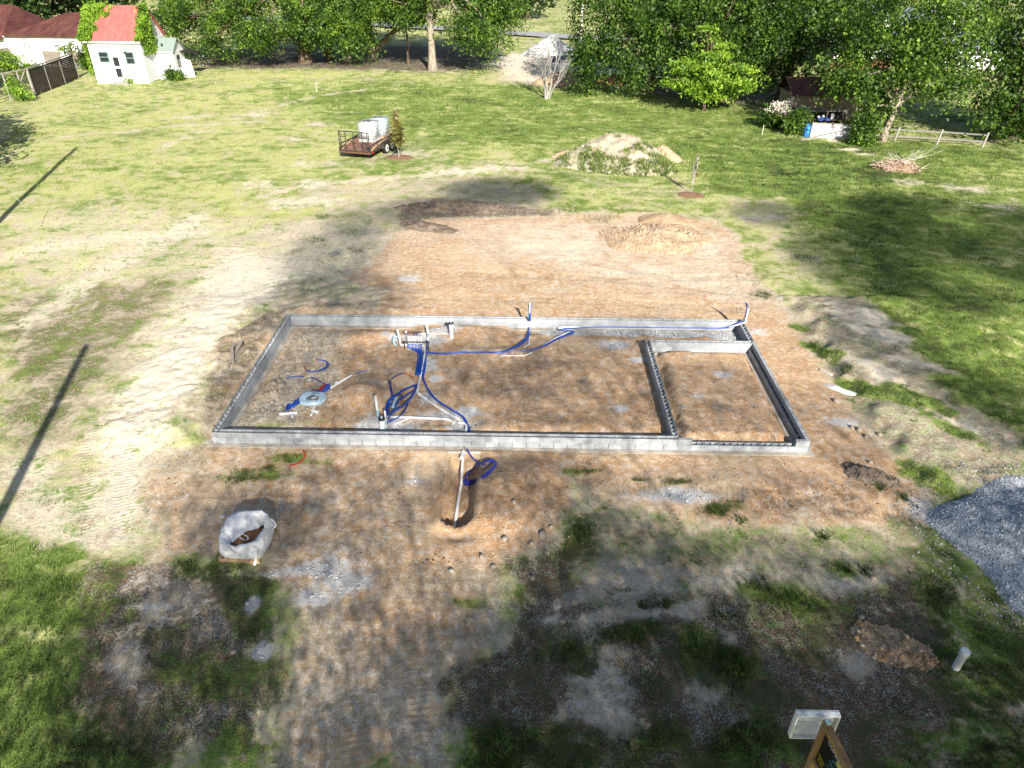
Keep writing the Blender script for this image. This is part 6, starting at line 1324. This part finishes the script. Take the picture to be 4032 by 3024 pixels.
F1, F2, F0 = Vector((-36.52, 52.71, 0)), Vector((-37.85, 62.8, 0)), Vector((-37.9, 46.8, 0)); FH = 2.35
fc = thing('screen_fence', 'tall dark slatted screen fence with a grey top rail beside the cottage', 'fence', F1)
d_ = F2-F1
for i in range(4): MB().box(d_*(i/3)+Vector((0, 0, FH/2-.1)), (.16 if i == 0 else .07, .16 if i == 0 else .07, FH+.2)).build('post', M_POSTG, fc)
MB().bar(Vector((0, 0, FH+.03)), d_+Vector((0, 0, FH+.03)), .16, .10).build('top_rail', M_POSTG, fc)
for k in range(3):
    a, c = d_*(k/3)+d_*.012, d_*((k+1)/3)-d_*.012
    for i in range(14): MB().bar(a+Vector((0, 0, .12+i*.158)), c+Vector((0, 0, .12+i*.158)), .025, .145).build('slat', M_SCRN, fc)
fo = thing('pole_fence', 'open grey pole fence in the left corner with weeds behind it', 'fence', F0); d_ = F1-F0
for q in (0, .28, .55, .8): MB().tube([d_*q+Vector((0, 0, -.1)), d_*q+Vector((.05, 0, FH))], .06, 8).build('post', M_POSTG, fo)
MB().bar(Vector((0, 0, FH+.02)), d_+Vector((0, 0, FH+.02)), .14, .10).build('top_rail', M_POSTG, fo)
MB().bar(d_*.62+Vector((0, 0, .2)), d_*.97+Vector((0, 0, FH)), .09, .06).build('brace', M_POSTG, fo)
p = PY(42, 205, 50.3); tree('shrub', 'yellow-green weeds growing through the open pole fence', 'shrub', (p[0], p[1], 0), 1.2, [(0, 0, .8, .9, .6, .9), (-.5, .3, 1.4, .5, .4, .6)], 60, 16, .2, M_LF3, .03, seed=320, spread=.25)

# ================================================================ yard at the right: shed, barrel, panels, bushes, rail fence, brush
def cY(x, y): return ((3000+x/4.424)/K, (350+y/4.424)/K)
M_TAN = mat('tan_stucco', (.36, .29, .225), (.28, .22, .17), 2, .85, .2, 12); M_BRN = mat('brown_metal_roof', (.115, .052, .042), (.085, .04, .035), 2, .6, .1, 10, objr=.2)
Y0 = 45.2; a0 = PY(*cY(470, 420), Y0); zt0 = PY(*cY(490, 100), Y0)[2]; zt0 = max(1.9, zt0); shx = a0[0]
sh = thing('yard_shed', 'tan shed with a brown ribbed metal roof under the right-hand trees', 'shed', (shx, Y0, 0)); ShW = 5.4
MB().box((ShW/2, 1.6, zt0/2-.1), (ShW, 3.2, zt0+.2)).build('wall', M_TAN, sh); MB().box((.03, -.03, zt0/2), (.16, .06, zt0)).build('corner_board', M_SIDE, sh)
for i in range(14):
    xx = -.25+i*.42; b = MB(); b.add([(xx, -.35, zt0-.05), (xx+.405, -.35, zt0-.05), (xx+.405, 1.7, zt0+1.05), (xx, 1.7, zt0+1.05), (xx, -.35, zt0-.0), (xx+.405, -.35, zt0), (xx+.405, 1.7, zt0+1.1), (xx, 1.7, zt0+1.1)], [(0, 1, 2, 3), (4, 7, 6, 5), (0, 4, 5, 1), (1, 5, 6, 2), (2, 6, 7, 3), (3, 7, 4, 0)]); b.build('roof_panel', M_BRN, sh)
b = MB(); b.add([(-.25, 1.7, zt0+1.07), (5.65, 1.7, zt0+1.07), (5.65, 3.6, zt0), (-.25, 3.6, zt0)], [(0, 1, 2, 3), (3, 2, 1, 0)]); b.build('roof_back', M_BRN, sh)
def yard(x, y, Y): p = PY(*cY(x, y), Y); return Vector((p[0], p[1], 0))
p = yard(490, 380, 43.6); t = thing('storage_cabinet', 'white double-door cabinet with a dark top before the tan shed', 'cabinet', p)
MB().box((0, 0, .62), (.9, .5, 1.24)).build('carcass', M_SIDE, t); MB().box((0, 0, 1.27), (1.0, .58, .06)).build('top', M_TBLK, t)
for s in (-1, 1): MB().box((s*.215, -.26, .62), (.38, .02, 1.1)).build('door', mat('door_grey', (.62, .64, .66), (.55, .57, .6), 3, .6, .1), t)
p = P3(*cY(765, 828)); t = thing('plastic_barrel', 'bright blue plastic barrel beside the white panel fence', 'barrel', p)
MB().lathe((0, 0, 0), [(.25, 0), (.285, .04), (.29, .30), (.30, .32), (.29, .34), (.29, .62), (.30, .64), (.29, .66), (.285, .90), (.24, .94), (.23, .92), (.03, .91)], 22).build('drum', mat('barrel_blue', (.03, .20, .62), (.025, .16, .52), 3, .4, .05, 20, spec=.45), t, True)
for x in (-.12, .12): MB().lathe((x, 0, .91), [(.04, 0), (.04, .03)], 10).build('bung', M_TBLK, t, True)
pa, pb = P3(*cY(835, 848)), P3(*cY(1520, 882)); d_ = pb-pa; t = thing('panel_fence', 'low fence of weathered white panels with a dark diagonal plank', 'fence', pa)
M_PANL = mat('weathered_white', (.60, .62, .64), (.38, .37, .36), 2.5, .8, .3, 20, thr=(.4, .75)); u_ = Vector((0, 0, 1))
for q0, q1, h_ in ((0, .48, 1.1), (.52, .995, 1.08)): MB().bar(d_*q0+u_*(h_/2-.05), d_*q1+u_*(h_/2-.05), .04, h_).build('panel', M_PANL, t)
MB().bar(d_*.02+Vector((0, -.045, .38)), d_*.80+Vector((0, -.045, .38)), .02, .74).build('panel', M_SIDE, t)
MB().bar(d_*.06+Vector((0, -.08, .06)), d_*.98+Vector((0, -.08, .78)), .03, .10).build('diagonal_plank', M_WOODG, t); MB().bar(d_*0+u_*1.1, d_+u_*1.08, .10, .05).build('cap_rail', M_WOODG, t)
for q0 in (.0, .5, 1.0): MB().box(d_*q0+Vector((0, .05, .55)), (.09, .09, 1.2)).build('post', M_WOODG, t)
p = yard(1060, 470, 41.9); t = thing('storage_rack', 'dark open shelf of yard clutter behind the white panel fence', 'shelf', p)
for z in (.25, .85, 1.5): MB().box((.2, 0, z), (3.0, .7, .06)).build('shelf_board', M_WOODG, t)
for x in (-1.25, .2, 1.65):
    for y in (-.3, .3): MB().box((x, y, .8), (.08, .08, 1.6)).build('upright', M_WOODG, t)
MB().box((.2, .37, .75), (3.0, .03, 1.5)).build('back_board', M_TBLK, t)
for x, z, w, h_, m, lb in ((-.95, .88, .26, .42, M_SIDE, 'white plastic canister at the left end of the yard shelf'), (-.35, .88, .28, .30, M_SIDE, 'white jug left of the blue crate on the yard shelf'), (.0, .88, .22, .3, M_SIDE, 'white jug above the blue crate on the yard shelf'), (.72, .88, .30, .46, M_SIDE, 'large white canister at the right end of the yard shelf')):
    o = MB().lathe((0, 0, 0), [(w*.45, 0), (w*.5, .03), (w*.5, h_*.75), (w*.2, h_*.9), (w*.2, h_)], 12).build('canister', m, None, True, p+Vector((x, -.1, z))); tag(o, lb, 'canister')
o = MB(); o.box((0, 0, .13), (.85, .4, .02)); [o.box((sx*.42, 0, .2), (.02, .4, .2)) for sx in (-1, 1)]; [o.box((0, sy*.2, .2), (.82, .02, .2)) for sy in (-1, 1)]
tag(o.build('crate', mat('crate_blue', (.04, .10, .34), None, 4, .5, .05), None, False, p+Vector((-.1, -.42, .75))), 'dark blue crate on the yard shelf behind the panels', 'crate')
p = yard(760, 320, 42.3); t = thing('metal_basin', 'pale shallow basin tipped on a stand before the shed', 'basin', p); MB().lathe((0, 0, 1.45), [(.05, -.10), (.35, -.06), (.52, .06), (.48, .05), (.3, -.04), (.05, -.07)], 20, Matrix.Rotation(.22, 3, 'X')).build('bowl', M_TAPE if False else mat('basin_pale', (.55, .62, .63), (.45, .52, .53), 4, .5, .1), t, True); MB().box((0, 0, .68), (.08, .08, 1.4)).build('stand', M_WOODG, t)
fbp = bush('dark shrub topped with white and pink blossom left of the shed', *cY(190, 680), [(0, 0, .9, 1.05, .8, .9)], 120, .2, M_LF2, per=18)
V, F_ = leaves(clumps([(.25, -.15, 1.55, 1.05, .7, .55)], 120, 14, .16, 5, (.5, 1.0), .2, .2), .11, 6, .6); link(bpy.data.objects.new('blossom', mesh_np('blossom', V, F_, leaf_mat('blossom_white', [(.62, .46, .40), (.80, .70, .62), (.85, .80, .74)], .2))), fbp)
bush('tall bright green shrub next to the blue barrel', *cY(560, 800), [(0, 0, .85, .8, .7, .9), (.35, -.1, 1.45, .5, .5, .45)], 150, .19, M_LF1)
bush('dense green shrub under the fence tree right of the panels', *cY(1740, 965), [(0, 0, .7, .9, .7, .8), (.3, .6, 1.4, .8, .8, .7)], 170, .2, M_LF2)
bush('low green weeds at the foot of the fence tree', *cY(1720, 970), [(0, -.2, .2, .5, .3, .25)], 26, .16, M_LF3)
def cQ(x, y): return ((3350+x/4.022)/K, (450+y/4.022)/K)
rfp = [P3(*cQ(680, 445)), P3(*cQ(1355, 480)), Vector((42.6, 37.0, 0)), Vector((33.9, 38.7, 0))]; rfp[2].z = hz(42.6, 37.0); rfp[3].z = hz(33.9, 38.7)
t = thing('rail_fence', 'split-rail fence with grey leaning posts and pale rails at the right', 'fence', rfp[0]); b0 = rfp[0]
M_RAIL = mat('bleached_rail', (.24, .23, .215), (.17, .16, .15), 4, .85, .3, 20, stretch=(.5, 3, 3))
for i, p in enumerate(rfp): MB().bar(p-b0+Vector((0, 0, -.1)), p-b0+Vector((.12, 0, 1.08)), .11, .09, (0, 1, 0)).build('post', M_POSTG, t)
for a, c in ((3, 0), (0, 1), (1, 2)):
    for z in (.42, .88): MB().bar(rfp[a]-b0+Vector((.06, .03, z+.02)), rfp[c]-b0+Vector((.06, .03, z)), .05, .10).build('rail', M_RAIL, t)
p = Vector((36.9, 41.2, 0)); t = thing('garden_bench', 'grey wooden bench standing behind the rail fence', 'bench', p, .1)
MB().box((0, 0, .45), (1.3, .4, .05)).build('seat', M_POSTG, t); MB().box((0, .22, .78), (1.3, .05, .35)).build('backrest', M_POSTG, t)
for x in (-.55, .55):
    for y in (-.15, .18): MB().box((x, y, .22), (.08, .08, .44)).build('leg', M_POSTG, t)
bp = pile('brush_pile', 'heap of dead branches and torn wood in the lawn at the right', 'brush pile', P3(1938, 366), 1.6, .9, .5, -.1, mat('leaf_litter', (.30, .20, .14), (.17, .12, .08), 5, .95, 1.0, 22), 91, .25)
br = MB(); r = random.Random(12)
for i in range(150):
    a = r.uniform(0, 6.28); q = r.random()**.5; x, y = 1.5*q*math.cos(a), .8*q*math.sin(a); z = .5*(1-q)+r.uniform(0, .2); d = Vector((r.gauss(0, 1), r.gauss(0, 1), r.uniform(-.1, .5))).normalized()*r.uniform(.3, .8)
    br.tube([(x, y, z), Vector((x, y, z))+d*.5+Vector((0, 0, .05)), Vector((x, y, z))+d], [.025, .02, .01], 4)
tag(br.build('dead_sticks', mat('dead_stick', (.42, .29, .21), (.58, .48, .40), 3, .9, .2), bp), kind='stuff')
bb = MB()
def fork(p, d, L_, rd, lv):
    e = p+d*L_; bb.tube([p, (p+e)/2+Vector((0, 0, .06)), e], [rd, rd*.8, rd*.6], 4)
    if lv:
        for s in (-1, 1): fork(e, (d+Vector((r.uniform(-.5, .5), s*.35, r.uniform(-.1, .45)))).normalized(), L_*.65, rd*.6, lv-1)
for d, L_ in ((Vector((1, -.1, .35)), 1.1), (Vector((1, .1, .1)), .9), (Vector((.8, .1, .25)), .6), (Vector((-.8, .2, .3)), .6), (Vector((-1, 0, .2)), .8), (Vector((.6, -.3, .5)), .8)): fork(Vector((r.uniform(-.5, 1.0), 0, .4)), d.normalized(), L_, .022, 3)
bb.build('bare_branches', mat('bleached_twig', (.66, .64, .60), (.55, .52, .48), 5, .9, .1), bp)

# ================================================================ far side: road, drive, buildings, poles
M_ROAD = mat('far_asphalt', (.34, .345, .355), (.29, .295, .30), .3, .9, .2, 6)
ra, rb_ = [G(330, 29), G(620, 45), G(930, 62), G(1200, 80), G(1310, 88), G(1700, 112), G(2212, 138)], 5.2
V = []
for i, p in enumerate(ra):
    d = Vector(ra[min(i+1, 6)]-ra[max(i-1, 0)]); n = Vector((-d.y, d.x, 0)).normalized()
    for s in (-1, 1): q = Vector(p)+n*s*rb_*.5; V.append((q.x, q.y, .24))
rd = bpy.data.objects.new('far_road', mesh_np('far_road', np.array(V), np.array([(2*i, 2*i+2, 2*i+3, 2*i+1) for i in range(6)]), M_ROAD)); link(rd); tag(rd, kind='structure')
tag(MB().box((0, 0, -.0), (9, 5.5, .46)).build('asphalt_apron', mat('dark_asphalt', (.10, .11, .125), (.075, .08, .09), .6, .9, .2, 10), None, False, G(1262, 128)), kind='structure')
M_POLE = mat('pole_wood', (.30, .25, .20), (.20, .165, .13), 3, .9, .3, 14, stretch=(1, 1, .2))
def upole(label, b, h_, r_, m=None):
    t = thing('utility_pole', label, 'pole', b); MB().tube([(0, 0, -.3), (0, 0, h_*.5), (0, 0, h_)], [r_, r_*.9, r_*.75], 12).build('shaft', m or M_POLE, t, True); MB().box((0, 0, h_-.6), (1.2, .1, .1)).build('crossarm', m or M_POLE, t) if h_ < 9 else None; return t
upole('pale utility pole beyond the far road behind the bare tree', Vector(G(1253, 112)), 10, .15, mat('pole_pale', (.62, .60, .56), (.5, .48, .45), 3, .9, .2))
pa_ = upole('utility pole left of the picture whose long shadow crosses the upper left lawn', Vector((-16.55, 12.3, 0)), 12.6, .17); upole('utility pole left of the viewer whose shadow crosses the pale sand', Vector((-1.62, -13.3, 0)), 11, .17)
an = Vector((-15.74, 18.08, 0)); tp = Vector((0, 0, 12.5)); a_ = an-pa_.location; MB().tube([a_, a_+(tp-a_)*.3], .012, 6).build('guy_guard', mat('guy_guard', (.40, .44, .42), None, 5, .5, 0), pa_, True); MB().tube([a_+(tp-a_)*.3, tp], .006, 5).build('guy_wire', M_POSTG, pa_)
# pale house far behind the right-hand trees, and sheds
M_WHS = mat('house_white', (.76, .77, .80), (.68, .69, .72), 1, .6, .1); M_BLUR = mat('blue_grey_roof', (.22, .25, .30), (.17, .195, .24), 1.5, .85, .3, 8); M_BRICK = mat('red_brick', (.42, .19, .12), (.34, .15, .095), 4, .9, .4, 20)
p0, p1 = PY(1795, 150, 74), PY(2260, 150, 74)
fh = thing('far_house', 'long white house with a blue-grey roof mostly hidden by the right-hand trees', 'house', (p0[0], 74, 0)); FW = p1[0]-p0[0]; z1 = PY(2000, 108, 74)[2]; z2 = PY(2000, 60, 79)[2]
MB().box((FW/2, 5, z1/2), (FW, 10, z1)).build('wall', M_WHS, fh); MB().box((FW*.2, -.12, z1*.22), (FW*.42, .2, z1*.5)).build('brick_base', M_BRICK, fh)
b = MB(); b.add([(-.6, -.6, z1-.1), (FW+.6, -.6, z1-.1), (FW+.6, 5, z2), (-.6, 5, z2), (FW+.6, 10.6, z1-.1), (-.6, 10.6, z1-.1)], [(0, 1, 2, 3), (3, 2, 4, 5), (0, 3, 5), (1, 4, 2)]); b.build('roof', M_BLUR, fh); MB().box((FW/2, -.62, z1-.12), (FW+1.2, .06, .22)).build('fascia', M_WHS, fh)
for i in range(7): window(fh, 2+i*FW/7.5, z1*.55, 1.1, 1.4, M_WHS, -.01)
p0 = PY(1800, 60, 100); fh2 = thing('far_house', 'white house with a grey roof farthest behind the right-hand trees', 'house', (p0[0], 100, 0)); z1 = PY(1850, 38, 100)[2]; z2 = PY(1850, 10, 104)[2]
MB().box((9, 4, z1/2), (18, 8, z1)).build('wall', M_WHS, fh2); b = MB(); b.add([(-.5, -.5, z1), (18.5, -.5, z1), (18.5, 4, z2), (-.5, 4, z2), (18.5, 8.5, z1), (-.5, 8.5, z1)], [(0, 1, 2, 3), (3, 2, 4, 5), (0, 3, 5), (1, 4, 2)]); b.build('roof', M_BLUR, fh2)
for i in range(5): window(fh2, 2+i*3.4, z1*.6, 1.1, 1.4, M_GRN, -.01)
# a few parked cars on the far drive under the trees
def car(label, c, rz_, m):
    t = thing('parked_car', label, 'car', c, rz_, None)
    prof = [(-2.1, .35), (-2.15, .75), (-1.9, .92), (-1.0, 1.0), (-.45, 1.42), (.9, 1.45), (1.6, 1.02), (2.1, .95), (2.15, .4)]; n = len(prof); b = MB()
    b.add([(x, -.85, z) for x, z in prof]+[(x, .85, z) for x, z in prof], [tuple(range(n)), tuple(range(2*n-1, n-1, -1))]+[(i, i+n, i+n+1, i+1) for i in range(n-1)]+[(0, n-1, 2*n-1, n)]); b.build('body', m, t)
    for s in (-1, 1): MB().add([(-.9, s*.856, 1.03), (-.42, s*.856, 1.36), (.85, s*.856, 1.38), (1.35, s*.856, 1.05)], [(0, 1, 2, 3)] if s > 0 else [(3, 2, 1, 0)]).build('side_window', M_GLASS, t)
    for x in (-1.35, 1.35):
        for s in (-1, 1): MB().lathe((x, s*.78, .33), [(.2, -.1), (.33, -.1), (.33, .1), (.2, .1)], 16, Matrix.Rotation(HP, 3, 'X')).build('wheel', M_TYRE, t, True)
car('blue-grey car parked on the far drive under the dense trees', Vector(G(1392, 176)), .15, mat('car_blue', (.16, .22, .30), None, 3, .3, 0, coat=.5)); car('pale car parked on the far drive beside the gravel heap', Vector(G(1330, 132)), .1, mat('car_white', (.6, .62, .65), None, 3, .3, 0, coat=.5))
tag(tri_obj('grass', BV, BC, GRM), 'patchy green and straw-coloured grass growing over the lot', 'grass', kind='stuff')
